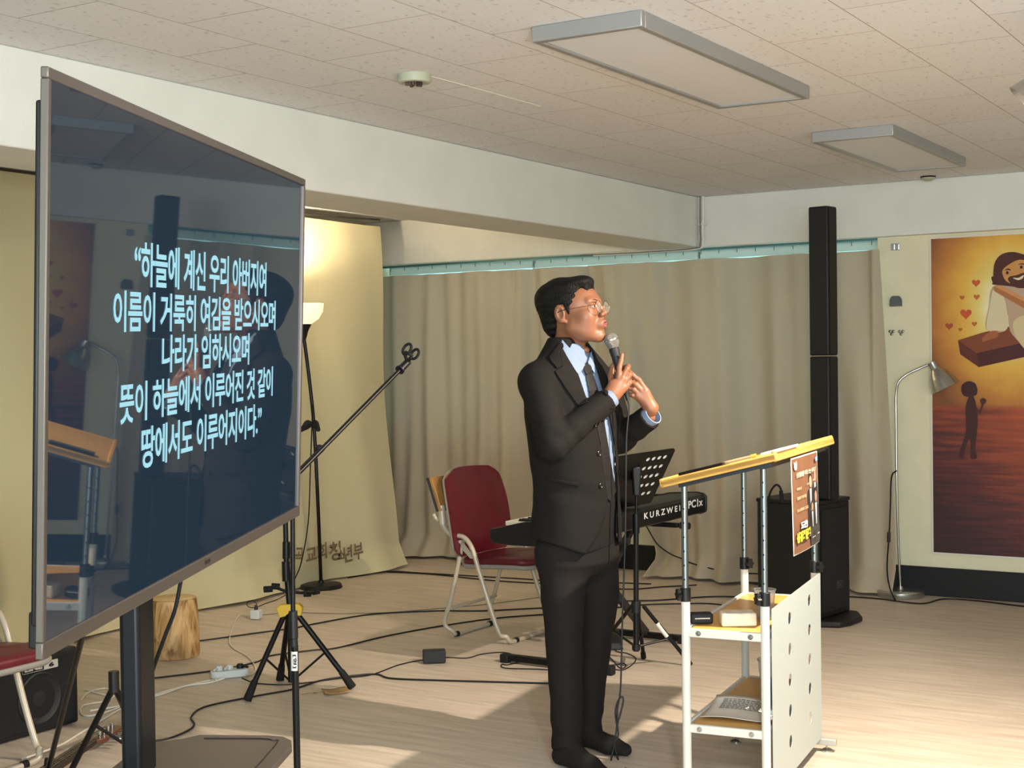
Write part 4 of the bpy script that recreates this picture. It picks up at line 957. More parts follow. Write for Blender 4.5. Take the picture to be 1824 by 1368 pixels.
# objects on the shelves
zs = ZS1+0.0095
c = LP(0.115, 0.10, zs)
t = thing('tissue_pack', 'crumpled cream paper pack lying on the upper shelf of the lectern', 'tissue pack', M=Matrix.Translation(c) @ Matrix.Rotation(math.radians(32), 4, 'Z'))
mb = MB(); mb.box((0.03, 0, 0.0225), (0.115, 0.075, 0.044))
mb.build('pack', mat('cream_wrapper', '#d8cfb8', 0.6, noise=0.12, nscale=30, bump=0.6, bscale=40), t, local=True, bevel=0.007, seg=3)
c2 = LP(0.055, 0.075, zs)
t = thing('black_case', 'small black zip case beside the cream pack on the upper lectern shelf', 'case', M=Matrix.Translation(c2) @ Matrix.Rotation(math.radians(35), 4, 'Z'))
MB().box((-0.02, 0.028, 0.0200), (0.075, 0.045, 0.036)).build('case', mat('black_nylon', '#101013', 0.7), t, local=True, bevel=0.008, seg=3)
MB().box((-0.02, 0.005, 0.0220), (0.05, 0.004, 0.004)).build('zip', m_chrome, t, local=True)
def cup(label, c, r0, r1, h, liquid=None):
    t = thing('plastic_cup', label, 'cup', c)
    m_c = mat('clear_cup_plastic', '#e9ecef', 0.12, trans=0.85, ior=1.15)
    MB().lathe([(0.0, 0.002), (r0, 0.002), (r1, h), (r1+0.003, h), (r1+0.003, h+0.003), (r1-0.0012, h+0.003), (r0-0.0012, 0.004), (0.0, 0.004)], c, n=40).build('cup', m_c, t)
    if liquid:
        f = liquid; rm = r0+(r1-r0)*f
        MB().lathe([(0, 0.0045), (r0-0.002, 0.0045), (rm-0.002, h*f), (0, h*f)], c, n=40).build('drink', mat('dark_coffee', '#160c08', 0.1), t)
    return t
cup('clear plastic cup on the upper lectern shelf behind the perforated panel', LP(0.200, 0.245, zs), 0.026, 0.036, 0.098)
cup('clear cup half full of dark coffee on the lower lectern shelf', LP(0.205, 0.30, ZS2+0.0175), 0.028, 0.044, 0.155, 0.56)
zl = ZS2+0.0095
c = LP(0.125, 0.20, zl)
t = thing('printed_sheets', 'curled printed sheets lying on the lower shelf of the lectern', 'papers', M=Matrix.Translation(c) @ Matrix.Rotation(math.radians(7.5+6), 4, 'Z'))
MB().grid(lambda u, v: Vector(((u-0.5)*0.215, (v-0.5)*0.31, 0.004+0.014*abs(2*v-1)**3+0.004*math.sin(5*u))), 12, 12).build('sheet', mat('white_paper', '#e9e5da', 0.7), t, local=True, solid=0.001)
tl = MB()
for r_ in range(9):
    rnd = random.Random(r_); x = -0.075
    while x < 0.075-rnd.random()*0.03:
        w = rnd.uniform(0.006, 0.018); y = 0.115-r_*0.013
        f = lambda xx, yy: Vector((xx, yy, 0.0058+0.014*abs(2*(yy/0.31+0.5)-1)**3+0.004*math.sin(5*(xx/0.215+0.5))))
        tl.quad(f(x, y), f(x+w, y), f(x+w, y+0.005), f(x, y+0.005)); x += w+0.004
tl.build('printed_lines', mat('grey_ink', '#4a4744', 0.8), t, local=True, smooth=False)

# ================================================================ COLUMN LOUDSPEAKER
m_spk = mat('black_textured_paint', '#0e0e10', 0.5, bump=0.25, bscale=700)
th = math.radians(41)
SC = CR*math.cos(th)*-1+CF*math.sin(th); SD = CR*math.sin(th)+CF*math.cos(th)   # left face direction, right face direction
Nn = onz(1438, 1117)+CR*0.062
SM = Matrix([[-SC.x, SD.x, 0, Nn.x], [-SC.y, SD.y, 0, Nn.y], [0, 0, 1, 0], [0, 0, 0, 1]])   # local -x along the left face, +y along the right face
spk = thing('column_loudspeaker', 'tall slim black column loudspeaker on its black subwoofer box', 'loudspeaker', M=SM)
wS, dS, zT = 0.375, 0.355, 0.655
MB().box((-wS/2, dS/2, 0.342), (wS, dS, 0.615)).build('subwoofer_cabinet', m_spk, spk, local=True, bevel=0.012, seg=3)
MB().box((-wS/2, dS/2, zT+0.002), (wS+0.006, dS+0.006, 0.022)).build('top_plate', m_spk, spk, local=True, bevel=0.006)
MB().box((0.001, dS/2-0.01, 0.342), (0.012, dS-0.075, 0.555)).build('grille', mat('black_metal_grille', '#0a0a0c', 0.6, bump=0.9, bscale=1200), spk, local=True, bevel=0.004)
ft = [(-wS-0.03, -0.03), (-0.02, -0.04), (0.11, 0.03), (0.13, 0.12), (0.12, 0.26), (0.03, dS+0.03), (-wS-0.03, dS+0.03)]
MB().prism(ft, ((0, 0, 0.002), (1, 0, 0), (0, 1, 0), (0, 0, 1)), 0.032).build('base_plate', m_spk, spk, local=True, bevel=0.008)
lg = MB(); add_text(lg, 'EV', ((0.0082, dS*0.62, 0.20), (0, 1, 0), (0, 0, 1), (1, 0, 0)), 0.03, width=0.045, height=0.026, bold=0.001)
lg.build('logo_letters', mat('grey_logo', '#5a5a5c', 0.4, 0.5), spk, local=True, smooth=False)
lg = MB()
for a, b, w, h in ((dS*0.62, 0.219, 0.062, 0.003), (dS*0.62, 0.181, 0.062, 0.003), (dS*0.62-0.031, 0.2, 0.003, 0.04), (dS*0.62+0.031, 0.2, 0.003, 0.04)): lg.box((0.0082, a, b), (0.001, w, h))
lg.build('logo_frame', mat('grey_logo', '#5a5a5c', 0.4, 0.5), spk, local=True)
cw, cd = 0.115, 0.105
inv = SM.inverted(); cpos = inv @ atd(1470, 900, 7.60)
ccx, ccy = cpos.x, cpos.y
for z0, z1, nm in ((0.668, 1.44, 'lower_column'), (1.444, 2.245, 'upper_column')):
    MB().box((ccx, ccy, (z0+z1)/2), (cw, cd, z1-z0)).build(nm, m_spk, spk, local=True, bevel=0.008)
    MB().box((ccx+cw/2+0.001, ccy, (z0+z1)/2), (0.006, cd-0.02, z1-z0-0.02)).build('column_grille', mat('black_metal_grille', '#0a0a0c', 0.6), spk, local=True, bevel=0.002)
cb = inv @ atd(1388, 905, 7.55)
MB().tube([inv @ atd(1368, 905, 7.6), inv @ atd(1371, 880, 7.58), inv @ atd(1380, 865, 7.56), inv @ atd(1388, 866, 7.55), inv @ atd(1393, 878, 7.55)], 0.006, n=8).cyl(inv @ atd(1391, 874, 7.55), inv @ atd(1393, 896, 7.55), 0.0105, n=10).build('power_plug', m_rub, spk, local=True)

# ================================================================ KEYBOARD AND STAND
kx0, kx1, ky0, ky1, kz0, kz1 = -3.385, -3.00, 5.26, 6.76, 0.628, 0.735
kb = thing('stage_keyboard', 'black stage keyboard with white lettering on its rear, behind the speaking man', 'keyboard', ((kx0+kx1)/2, (ky0+ky1)/2, kz0))
prof = [(kx0, 0.655), (kx0+0.012, 0.632), (kx0+0.10, 0.628), (kx1-0.03, 0.628), (kx1-0.004, 0.638), (kx1, 0.650), (kx1, 0.715), (kx1-0.012, 0.730), (kx1-0.05, 0.737), (kx0+0.175, 0.725), (kx0+0.17, 0.700), (kx0+0.01, 0.690), (kx0, 0.683)]
MB().prism(prof, ((0, ky0+0.018, 0), (1, 0, 0), (0, 0, 1), (0, 1, 0)), ky1-ky0-0.036).build('case', mat('black_keyboard_case', '#0d0d10', 0.4, spec=0.5), kb, bevel=0.003)
pe = [(kx0-0.004, 0.652), (kx0+0.012, 0.628), (kx0+0.10, 0.624), (kx1-0.03, 0.624), (kx1, 0.636), (kx1+0.004, 0.650), (kx1+0.004, 0.718), (kx1-0.012, 0.734), (kx1-0.05, 0.741), (kx0+0.175, 0.731), (kx0+0.06, 0.704), (kx0, 0.692)]
for y_ in (ky0, ky1-0.018):
    MB().prism(pe, ((0, y_, 0), (1, 0, 0), (0, 0, 1), (0, 1, 0)), 0.018).build('end_cheek', mat('black_keyboard_case', '#0d0d10', 0.4), kb, bevel=0.004)
nk = 52; kw = (ky1-ky0-0.16)/nk; m_ivory = mat('ivory_key', '#d5cfc2', 0.35)
for k in range(nk):
    y = ky1-0.04-(k+0.5)*kw
    if k > 45 or k % 1 == 0: MB().box((kx0+0.082, y, 0.7045), (0.150, kw-0.0012, 0.020)).build('white_key', m_ivory, kb, bevel=0.0012)
for k in range(nk-1):
    if k % 7 in (0, 1, 3, 4, 5):
        y = ky1-0.04-(k+1)*kw
        MB().hexa([Vector((kx0+0.062, y-0.006, 0.713)), Vector((kx0+0.157, y-0.006, 0.713)), Vector((kx0+0.157, y+0.006, 0.713)), Vector((kx0+0.062, y+0.006, 0.713))],
                  [Vector((kx0+0.068, y-0.0045, 0.7255)), Vector((kx0+0.157, y-0.0045, 0.7255)), Vector((kx0+0.157, y+0.0045, 0.7255)), Vector((kx0+0.068, y+0.0045, 0.7255))]).build('black_key', m_blk, kb)
lt = MB(); kxx = kx1+0.0014
pa, pb = onX(1149, 912, kxx), onX(1223, 904, kxx)
add_text(lt, 'K U R Z W E I L', (Vector((kxx, (pa.y+pb.y)/2-0.015, 0.688)), (0, 1, 0), (0, 0, 1), (1, 0, 0)), 0.05, width=(pb.y-pa.y)*0.98, height=0.030, bold=0.0012)
lt.build('brand_lettering', mat('white_print', '#d8d8d8', 0.5), kb, smooth=False)
lt = MB(); pa, pb = onX(1226, 900, kxx), onX(1252, 897, kxx)
add_text(lt, 'PC1x', (Vector((kxx, (pa.y+pb.y)/2, 0.694)), (0, 1, 0), (0, 0, 1), (1, 0, 0)), 0.05, width=(pb.y-pa.y), height=0.040, bold=0.0015)
lt.build('model_lettering', mat('white_print', '#d8d8d8', 0.5), kb, smooth=False)
ks = thing('keyboard_stand', 'black folding cross stand carrying the stage keyboard', 'keyboard stand', (-3.24, 6.0, 0))
y0_, y1_ = 5.655, 6.45
for y_ in (y0_, y1_):
    MB().box((-3.28, y_, 0.026), (0.56, 0.034, 0.030)).build('foot_bar', m_blkm, ks, bevel=0.003)
    for x_ in (-3.56, -3.0): MB().box((x_, y_, 0.021), (0.045, 0.042, 0.042)).build('end_cap', m_rub, ks, bevel=0.006)
for x_, s_ in ((-3.24, 1), (-3.205, -1)):
    a, b = (y0_, y1_) if s_ > 0 else (y1_, y0_)
    d = Vector((0, b-a, 0.545)); u = Vector((1, 0, 0)); v = d.cross(u).normalized()*0.018; w = u*0.013
    p = Vector((x_, a, 0.035)); q_ = Vector((x_, b-0.06*(1 if b > a else -1), 0.595))
    MB().hexa([p-w-v, p+w-v, p+w+v, p-w+v], [q_-w-v, q_+w-v, q_+w+v, q_-w+v]).build('cross_leg', mat('grey_steel_leg', '#3b3b3e', 0.4, 0.5), ks, bevel=0.003)
MB().cyl((-3.27, 6.04, 0.31), (-3.17, 6.04, 0.31), 0.03, n=20).build('pivot_disc', m_blk, ks, bevel=0.003)
for y_ in (5.73, 6.39):
    MB().box((-3.21, y_, 0.605), (0.44, 0.030, 0.022)).build('support_arm', m_blkm, ks, bevel=0.003)
    MB().cyl((-2.98, y_, 0.605), (-2.93, y_, 0.605), 0.017, n=14).build('rubber_tip', m_rub, ks)

# ================================================================ MUSIC STAND
mc = atd(1133, 1195, 6.53); mc.z = 0
md_ = mc.dot(CF)
t = thing('music_stand', 'black tripod music stand with a perforated desk beside the keyboard', 'music stand', mc)
def mm(x, y, dd=0.0): return atd(x, y, md_+dd)
MB().cyl(mm(1133, 1160), mm(1133, 1070), 0.0135, n=14).cyl(mm(1133, 1080), mm(1133, 935), 0.0125, n=14).cyl(mm(1133, 950), mm(1133, 915), 0.0165, n=14).cyl(mm(1133, 920), mm(1134, 870), 0.006, n=10).build('pole', m_blkm, t)
MB().cyl(mm(1133, 1092), mm(1133, 1070), 0.022, n=16).build('leg_collar', m_blk, t, bevel=0.002)
MB().cyl(mm(1133, 1158), mm(1133, 1148), 0.019, n=16).build('brace_collar', m_blk, t, bevel=0.002)
feet = [onz(1230, 1187), onz(1079, 1158)+Vector((-0.02, -0.05, 0)), Vector((mc.x-0.06, mc.y+0.20, 0))]
for i, f in enumerate(feet):
    h = mm(1133, 1080)+(f-mc).normalized()*0.035; h.z = mm(1133, 1080).z
    lo = MB().cyl(f+Vector((0, 0, 0.012)), h, 0.0095, n=12).build('leg', m_blkm, t)
    MB().cyl(f+Vector((0, 0, 0.008)), f+(h-f)*0.09+Vector((0, 0, 0.008)), 0.013, n=10).build('rubber_foot', m_rub, lo)
    if i == 0: MB().cyl(f+(h-f)*0.50, f+(h-f)*0.72, 0.0112, n=12).build('white_tape', mat('white_label', '#d9d6cf', 0.6), lo)
    MB().cyl(f+(h-f)*0.46, mm(1133, 1152), 0.006, n=8).build('brace', m_blkm, t)
TR = mm(1204, 798, 0.05); U = (-(CR*0.40+Vector((0, 0, 0.030))+CF*0.27)).normalized(); V0 = CR*-0.098+Vector((0, 0, -0.272))+CF*0.185
V0 = (V0-U*V0.dot(U)).normalized(); NN = U.cross(V0)
hl = []
for r_ in range(5):
    for c_ in range(4):
        if r_ >= 3 and c_ == 3: continue
        hl.append(circ(0.045+c_*0.034, 0.048+r_*0.056, 0.0125, 14)); 
        if c_ < 4: hl.append(circ(0.445-c_*0.034, 0.048+r_*0.056, 0.0125, 14))
hl.append(circ(0.075, 0.022, 0.003, 8))
hl.append(circ(0.415, 0.022, 0.003, 8))
curve2d(rrect(0, 0.49, 0, 0.345, 0.02), hl, (TR, U, V0, NN), 0.004).build('desk', mat('black_sheet_metal', '#0d0d0e', 0.4, 0.3), t)
ctr = TR+U*0.245
nb = NN if NN.dot(CF) < 0 else -NN
MB().prism([(0, 0.335), (0.49, 0.335), (0.49, 0.345), (0, 0.345)], (TR, U, V0, -nb), 0.05).build('lip', m_blkm, t)
shm = thing('sheet_music', 'white music sheets resting on the black music stand, seen through its holes', 'sheet music', TR+V0*0.33+U*0.2)
MB().prism([(0.02, 0.02), (0.23, 0.02), (0.23, 0.325), (0.02, 0.325)], (TR-nb*0.004, U, V0, -nb), 0.0015).build('sheet', mat('bright_paper', '#f0efe8', 0.8), shm)
MB().prism([(0.255, 0.02), (0.465, 0.02), (0.465, 0.325), (0.255, 0.325)], (TR-nb*0.004, U, V0, -nb), 0.0015).build('sheet', mat('bright_paper', '#f0efe8', 0.8), shm)
pt_ = mm(1134, 880)
MB().hexa([pt_+CR*a+CF*b+Vector((0, 0, -0.01)) for a, b in ((-0.016, -0.012), (0.016, -0.012), (0.016, 0.02), (-0.016, 0.02))], [pt_+CR*a+CF*b+Vector((0, 0, 0.13)) for a, b in ((-0.022, -0.02), (0.022, -0.02), (0.022, 0.05), (-0.022, 0.05))]).build('tilt_bracket', m_blk, t, bevel=0.008)

# black stage box behind the music stand
bx = onz(1180, 1032); bp0 = Vector((-4.18, 8.15, 0))
# ================================================================ ELECTRICAL BITS AND CABLES
m_cab = mat('black_cable', '#0b0b0c', 0.5)
m_wc = mat('white_cable', '#d8d0c2', 0.5)
def cable(label, pts, r=0.0036, m=None, z=None, cat='cable', name='cable'):
    P = [onz(p[0], p[1], (p[2] if len(p) > 2 else r+0.001)) for p in pts]
    c = P[0]
    o = MB().tube(P, r, n=8, sm=8)
    me = o.build(name, m or m_cab); tag(me, label, cat)
    return me
cable('black cable running from behind the log stool to under the burgundy folding chair', [(262, 1150), (357, 1141), (460, 1127), (522, 1119), (551, 1113), (633, 1098), (688, 1092), (784, 1088), (860, 1088), (965, 1083), (1060, 1080)], 0.0042)
cable('black cable running from the television column past the yellow collar towards the man', [(230, 1214), (264, 1209), (378, 1195), (454, 1180), (482, 1168), (558, 1158), (600, 1154), (688, 1133), (780, 1116), (876, 1102), (962, 1095), (1050, 1090)], 0.0042)
cable('black cord from the power strip to the small black adapter box', [(431, 1208, 0.03), (448, 1215), (466, 1218), (517, 1219), (599, 1209), (660, 1202), (708, 1185), (744, 1177), (758, 1176, 0.02)], 0.0028)
cable('black cord from the adapter box to the foot of the keyboard stand', [(782, 1171, 0.02), (800, 1171), (832, 1172), (859, 1165), (893, 1162), (914, 1166), (930, 1176), (905, 1184), (894, 1183), (900, 1190), (960, 1192), (1010, 1196)], 0.0026)
cable('black cable curling in front of the power strip and on behind the man', [(225, 1328), (264, 1321), (301, 1315), (335, 1301), (346, 1290), (341, 1276), (368, 1258), (460, 1239), (520, 1228), (572, 1212), (633, 1203), (671, 1201), (695, 1208), (756, 1211), (860, 1214), (972, 1217), (1060, 1219)], 0.0042)
cable('white cord looping from the white cube adapter to the power strip', [(447, 1098, 0.02), (432, 1095), (421, 1103), (409, 1136), (414, 1153), (442, 1170), (455, 1190), (450, 1200), (436, 1203, 0.015)], 0.0034, m_wc)
cable('thin grey cord running right from the white cube adapter', [(462, 1096), (520, 1091), (599, 1093), (688, 1091), (780, 1084), (870, 1076), (962, 1064)], 0.0022, mat('grey_cable', '#6e6a64', 0.6))
cable('thin black cord looping above the white cube adapter', [(455, 1086, 0.05), (457, 1076, 0.06), (450, 1070, 0.07), (440, 1074, 0.05), (443, 1081, 0.03), (456, 1082), (470, 1076), (493, 1068), (508, 1060), (520, 1052)], 0.0024)
cable('black cable lying along the bottom of the backdrop and curtains', [(620, 1029), (688, 1018), (756, 1021), (859, 1027), (968, 1034), (1100, 1049), (1184, 1045), (1241, 1042)], 0.004)
cable('second black cable lying along the foot of the grey curtains', [(690, 1019), (770, 1023), (880, 1034), (990, 1040), (1080, 1038), (1160, 1040)], 0.004)
cable('long black cable passing behind the lectern to the black subwoofer box', [(1040, 1078), (1108, 1071), (1174, 1069), (1260, 1063), (1310, 1063), (1360, 1066)], 0.0045)
cable('shorter black cable bending down behind the upper lectern shelf', [(1100, 1082), (1151, 1077), (1222, 1075), (1260, 1075), (1290, 1078), (1307, 1083), (1330, 1092)], 0.0042)
cable('black cord running along the foot of the poster wall', [(1500, 1062), (1560, 1066), (1640, 1075), (1680, 1067), (1740, 1070), (1824, 1080), (1900, 1086)], 0.0042)
cable('white cords running from the power strip to behind the television column', [(385, 1211, 0.02), (370, 1213), (330, 1222), (290, 1236), (255, 1246), (210, 1258), (160, 1266)], 0.0042, m_wc)
cable('second white cord beside the first one left of the power strip', [(400, 1208, 0.02), (372, 1216), (335, 1221), (300, 1230), (262, 1240), (200, 1240), (150, 1228)], 0.0042, m_wc)
cable('loop of white cord lying between the amplifier and the television column', [(145, 1246), (158, 1233), (190, 1226), (205, 1237), (190, 1248), (150, 1256), (144, 1270), (160, 1275), (196, 1266), (230, 1252)], 0.0036, m_wc)
cable('white cord running diagonally over the floor towards the television column', [(40, 1352), (75, 1340), (110, 1326), (140, 1308), (170, 1290), (205, 1268), (240, 1250)], 0.0042, m_wc)
cable('tangle of thin black cord on the floor beside the music stand', [(1082, 1166), (1095, 1180), (1105, 1190), (1114, 1188), (1112, 1182), (1096, 1184), (1076, 1186), (1090, 1191), (1110, 1193), (1128, 1182), (1132, 1172), (1118, 1164), (1098, 1160), (1092, 1150)], 0.0026)
P = [onY(x, y, YW-0.12-0.0006*i) for i, (x, y) in enumerate(((1150, 935), (1170, 968), (1193, 986), (1214, 995), (1231, 1003), (1260, 1011), (1300, 1020), (1350, 1022)))]
tag(MB().tube(P, 0.0045, n=8).build('cable', m_cab), 'black cable draped low across the grey curtain behind the lectern', 'cable')
# power strip
a, b = onz(381, 1209), onz(438, 1203); dr = (b-a).normalized(); ang = math.atan2(dr.y, dr.x); Ls = (b-a).length+0.03
t = thing('power_strip', 'white power strip with three sockets on the floor before the tripod legs', 'power strip', M=Matrix.Translation((a+b)/2) @ Matrix.Rotation(ang, 4, 'Z'))
pts_ = rrect(-Ls/2, Ls/2, -0.034, 0.034, 0.03, 6)
m_ps = mat('white_plastic', '#c9cbc9', 0.4)
MB().prism(pts_, ((0, 0, 0.002), (1, 0, 0), (0, 1, 0), (0, 0, 1)), 0.034).build('housing', m_ps, t, local=True, bevel=0.004)
for k, x in enumerate((-Ls*0.27, 0.0, Ls*0.27)):
    MB().lathe([(0.022, 0.0365), (0.021, 0.038), (0.018, 0.0365), (0.0, 0.0362)], (x, 0, 0), n=24).build('socket', mat('pale_socket', '#b3b5b2', 0.4), t, local=True)
    MB().lathe([(0, 0.036), (0.0165, 0.036), (0.0165, 0.052), (0.012, 0.058), (0, 0.058)], (x, 0, 0), n=20).cyl((x, 0, 0.05), (x-(0.03 if k < 2 else -0.03), -0.03, 0.045), 0.006, n=8).build('plug', m_ps if k < 2 else m_blk, t, local=True, bevel=0.001)
c = onz(452, 1104); t = thing('cube_adapter', 'white cube power adapter on the floor left of the yellow collar', 'adapter', M=Matrix.Translation(c+Vector((0, 0.02, 0))) @ Matrix.Rotation(0.3, 4, 'Z'))
MB().box((0, 0, 0.028), (0.055, 0.055, 0.052)).build('housing', m_ps, t, local=True, bevel=0.007, seg=3)
MB().cyl((0.0, 0, 0.054), (0.0, 0, 0.080), 0.011, 0.007, 12).build('black_plug', m_blk, t, local=True)
c = onz(767, 1183); t = thing('power_brick', 'small black power adapter box on the floor in front of the folding chair', 'adapter', M=Matrix.Translation(c+Vector((0, 0.03, 0))) @ Matrix.Rotation(YAW+0.12, 4, 'Z'))
MB().box((0, 0, 0.034), (0.108, 0.062, 0.058)).build('housing', mat('matt_black_plastic', '#17171a', 0.6), t, local=True, bevel=0.004)
for k in range(4): MB().box((0.015+k*0.009, 0, 0.0637), (0.004, 0.04, 0.001)).build('vent_slot', m_blk, t, local=True)
MB().box((0, -0.0005, 0.03), (0.1085, 0.062, 0.003)).build('seam', m_blk, t, local=True)
c = onz(598, 1233); t = thing('cardboard_tag', 'small brown cardboard tag with string on the floor right of the tripod', 'tag', M=Matrix.Translation(c) @ Matrix.Rotation(YAW+0.35, 4, 'Z'))
MB().grid(lambda u, v: Vector(((u-0.5)*0.11, (v-0.5)*0.10, 0.004+0.006*(2*u-1)**2)), 6, 4).build('card', mat('brown_card', '#a08050', 0.7), t, local=True, solid=0.0015)
MB().tube([(-0.05, 0, 0.008), (-0.08, 0.01, 0.004), (-0.09, 0.02, 0.004), (-0.10, 0.0, 0.004), (-0.085, 0.0, 0.004), (-0.12, 0.01, 0.004), (-0.15, 0.0, 0.004)], 0.0012, n=6).build('string', mat('twine', '#8a6c3c', 0.8), t, local=True)
# paper box at the foot of the curtain
c = onz(1546, 1056); t = thing('paper_box', 'small beige paper box leaning at the curtain foot beside the steel lamp', 'box', M=Matrix.Translation(c) @ Matrix.Rotation(YAW-0.15, 4, 'Z'))
MB().box((0, 0.03, 0.052), (0.115, 0.08, 0.082), Matrix.Rotation(0.12, 3, 'Y')).build('carton', mat('beige_card', '#b5a88f', 0.7, noise=0.1, nscale=20), t, local=True, bevel=0.003)
# foot pedal hidden beside the stand legs
c = onz(1083, 1157); t = thing('foot_pedal', 'small black sustain pedal on the floor beside the music stand legs', 'pedal', M=Matrix.Translation(c+Vector((0, 0.05, 0))) @ Matrix.Rotation(YAW, 4, 'Z'))
MB().hexa([Vector(p) for p in ((-0.05, -0.07, 0.002), (0.05, -0.07, 0.002), (0.05, 0.07, 0.002), (-0.05, 0.07, 0.002))], [Vector(p) for p in ((-0.04, -0.06, 0.035), (0.035, -0.06, 0.035), (0.035, 0.06, 0.085), (-0.04, 0.06, 0.085))]).build('housing', mat('matt_black_plastic', '#17171a', 0.6), t, local=True, bevel=0.006)
# ================================================================ THE SPEAKING MAN (smooth distance fields turned into meshes)
f4 = np.float32
def sub3(P, c): return P-np.array(c, f4)
def smin(a, b, k): h = np.clip(0.5+0.5*(b-a)/k, 0, 1); return b+(a-b)*h-k*h*(1-h)
def smax(a, b, k): return -smin(-a, -b, k)
def ell(P, c, r):
    q = sub3(P, c); r = np.array(r, f4); k0 = np.linalg.norm(q/r, axis=-1); k1 = np.linalg.norm(q/(r*r), axis=-1)
    return k0*(k0-1)/np.maximum(k1, 1e-6)
def sph(P, c, r): return np.linalg.norm(sub3(P, c), axis=-1)-r
def cone(P, a, b, ra, rb):      # tapered capsule
    a = np.array(a, f4); b = np.array(b, f4); ba = b-a; L = float(ba @ ba)
    t = np.clip(((P-a) @ ba)/max(L, 1e-9), 0, 1)
    return np.linalg.norm(P-(a+t[..., None]*ba), axis=-1)-(ra+(rb-ra)*t)
def poly(x, y, pts):            # signed distance to a 2-D polygon
    d = np.full(x.shape, 1e9, f4); s = np.ones(x.shape, f4); n = len(pts)
    for i in range(n):
        ax, ay = pts[i]; bx_, by_ = pts[i-1]; ex_, ey_ = bx_-ax, by_-ay; wx, wy = x-ax, y-ay
        t = np.clip((wx*ex_+wy*ey_)/(ex_*ex_+ey_*ey_+1e-12), 0, 1); dx, dy = wx-ex_*t, wy-ey_*t
        d = np.minimum(d, dx*dx+dy*dy)
        c1 = y >= ay; c2 = y < by_; c3 = ex_*wy > ey_*wx
        s = np.where((c1 & c2 & c3) | (~c1 & ~c2 & ~c3), -s, s)
    return s*np.sqrt(d)
def surf(fn, lo, hi, h):        # naive surface nets
    n = [int(math.ceil((b-a)/h))+1 for a, b in zip(lo, hi)]
    ax = [np.array([a+i*h for i in range(k)], f4) for a, k in zip(lo, n)]
    V = np.empty(n, f4)
    for i in range(0, n[0], 24):
        g = np.stack(np.meshgrid(ax[0][i:i+24], ax[1], ax[2], indexing='ij'), -1); V[i:i+24] = fn(g)
    I = V < 0; c = [V[a:n[0]-1+a, b:n[1]-1+b, e:n[2]-1+e] for a in (0, 1) for b in (0, 1) for e in (0, 1)]
    ins = sum((q < 0).astype(np.int8) for q in c); act = (ins > 0) & (ins < 8)
    idx = -np.ones(act.shape, np.int64); ids = np.argwhere(act); idx[act] = np.arange(len(ids))
    acc = np.zeros((len(ids), 3), f4); cnt = np.zeros(len(ids), f4)
    vals = [q[act] for q in c]; offs = [(a, b, e) for a in (0, 1) for b in (0, 1) for e in (0, 1)]
    for i in range(8):
        for j in range(i+1, 8):
            if sum(abs(offs[i][k]-offs[j][k]) for k in range(3)) != 1: continue
            v0, v1 = vals[i], vals[j]; m = (v0 < 0) != (v1 < 0); t = np.where(m, v0/np.where(m, v0-v1, 1), 0)
            p = np.array(offs[i], f4)+t[:, None]*(np.array(offs[j], f4)-np.array(offs[i], f4))
            acc[m] += p[m]; cnt[m] += 1
    vs = (ids+acc/np.maximum(cnt, 1)[:, None])*h+np.array(lo, f4)
    F = []
    for d in range(3):
        a, b = [(1, 2), (2, 0), (0, 1)][d]
        sl0 = [slice(None)]*3; sl1 = [slice(None)]*3; sl0[d] = slice(0, -1); sl1[d] = slice(1, None)
        I0, I1 = I[tuple(sl0)], I[tuple(sl1)]
        e = np.argwhere(I0 != I1)
        e = e[(e[:, a] > 0) & (e[:, b] > 0) & (e[:, a] < n[a]-1) & (e[:, b] < n[b]-1)]
        q = []
        for (da, db) in ((-1, -1), (0, -1), (0, 0), (-1, 0)):
            k = e.copy(); k[:, a] += da; k[:, b] += db; q.append(idx[k[:, 0], k[:, 1], k[:, 2]])
        q = np.stack(q, 1); fl = I1[e[:, 0], e[:, 1], e[:, 2]]; q[fl] = q[fl][:, ::-1]; F.append(q)
    return vs, np.concatenate(F)
PD = 5.12
PO3 = atd(1030, 1349, PD); PO3.z = 0
PM = Matrix([[CR.x, CF.x, 0, PO3.x], [CR.y, CF.y, 0, PO3.y], [0, 0, 1, 0], [0, 0, 0, 1]]); PMI = PM.inverted()
def Lp(x, y, dy=0.0): return np.array(PMI @ atd(x, y, PD+dy), f4)
PM3 = np.array([[CR.x, CR.y, CR.z], [CF.x, CF.y, CF.z], [0, 0, 1]], f4)
def pxy(P):
    w = P @ PM3+np.array([PO3.x, PO3.y, -HC], f4); c = w @ np.array(CM.T, f4)
    return 912+FPX*c[..., 0]/c[..., 2], 684+FPX*c[..., 1]/c[..., 2]
SP = PD/FPX
def sdf_obj(name, fn, lo, hi, h, m, par, fr=None, mats=None, region=None, join=None):
    vs, fs = surf(fn, lo, hi, h)
    if fr is not None: vs = np.array([tuple(fr @ Vector(v)) for v in vs.tolist()], f4) if len(vs) else vs
    me = bpy.data.meshes.new(name)
    me.vertices.add(len(vs)); me.vertices.foreach_set('co', vs.astype(f4).ravel())
    me.loops.add(len(fs)*4); me.loops.foreach_set('vertex_index', fs.astype(np.int32).ravel())
    me.polygons.add(len(fs)); me.polygons.foreach_set('loop_start', np.arange(0, len(fs)*4, 4, dtype=np.int32))
    for mm_ in (mats or [m]): me.materials.append(mm_)
    me.update(calc_edges=True); me.validate()
    if region is not None:
        ctr = vs[fs].mean(1); me.polygons.foreach_set('material_index', region(ctr).astype(np.int32))
    me.shade_smooth()
    o = bpy.data.objects.new(name, me); COL.objects.link(o); o.parent = par; WM[o.name] = WM[par.name]
    return o
man = thing('person', 'man in a dark suit and round glasses speaking into a handheld microphone', 'person', M=PM)
m_skin = bpy.data.materials.new('skin'); m_skin.use_nodes = True
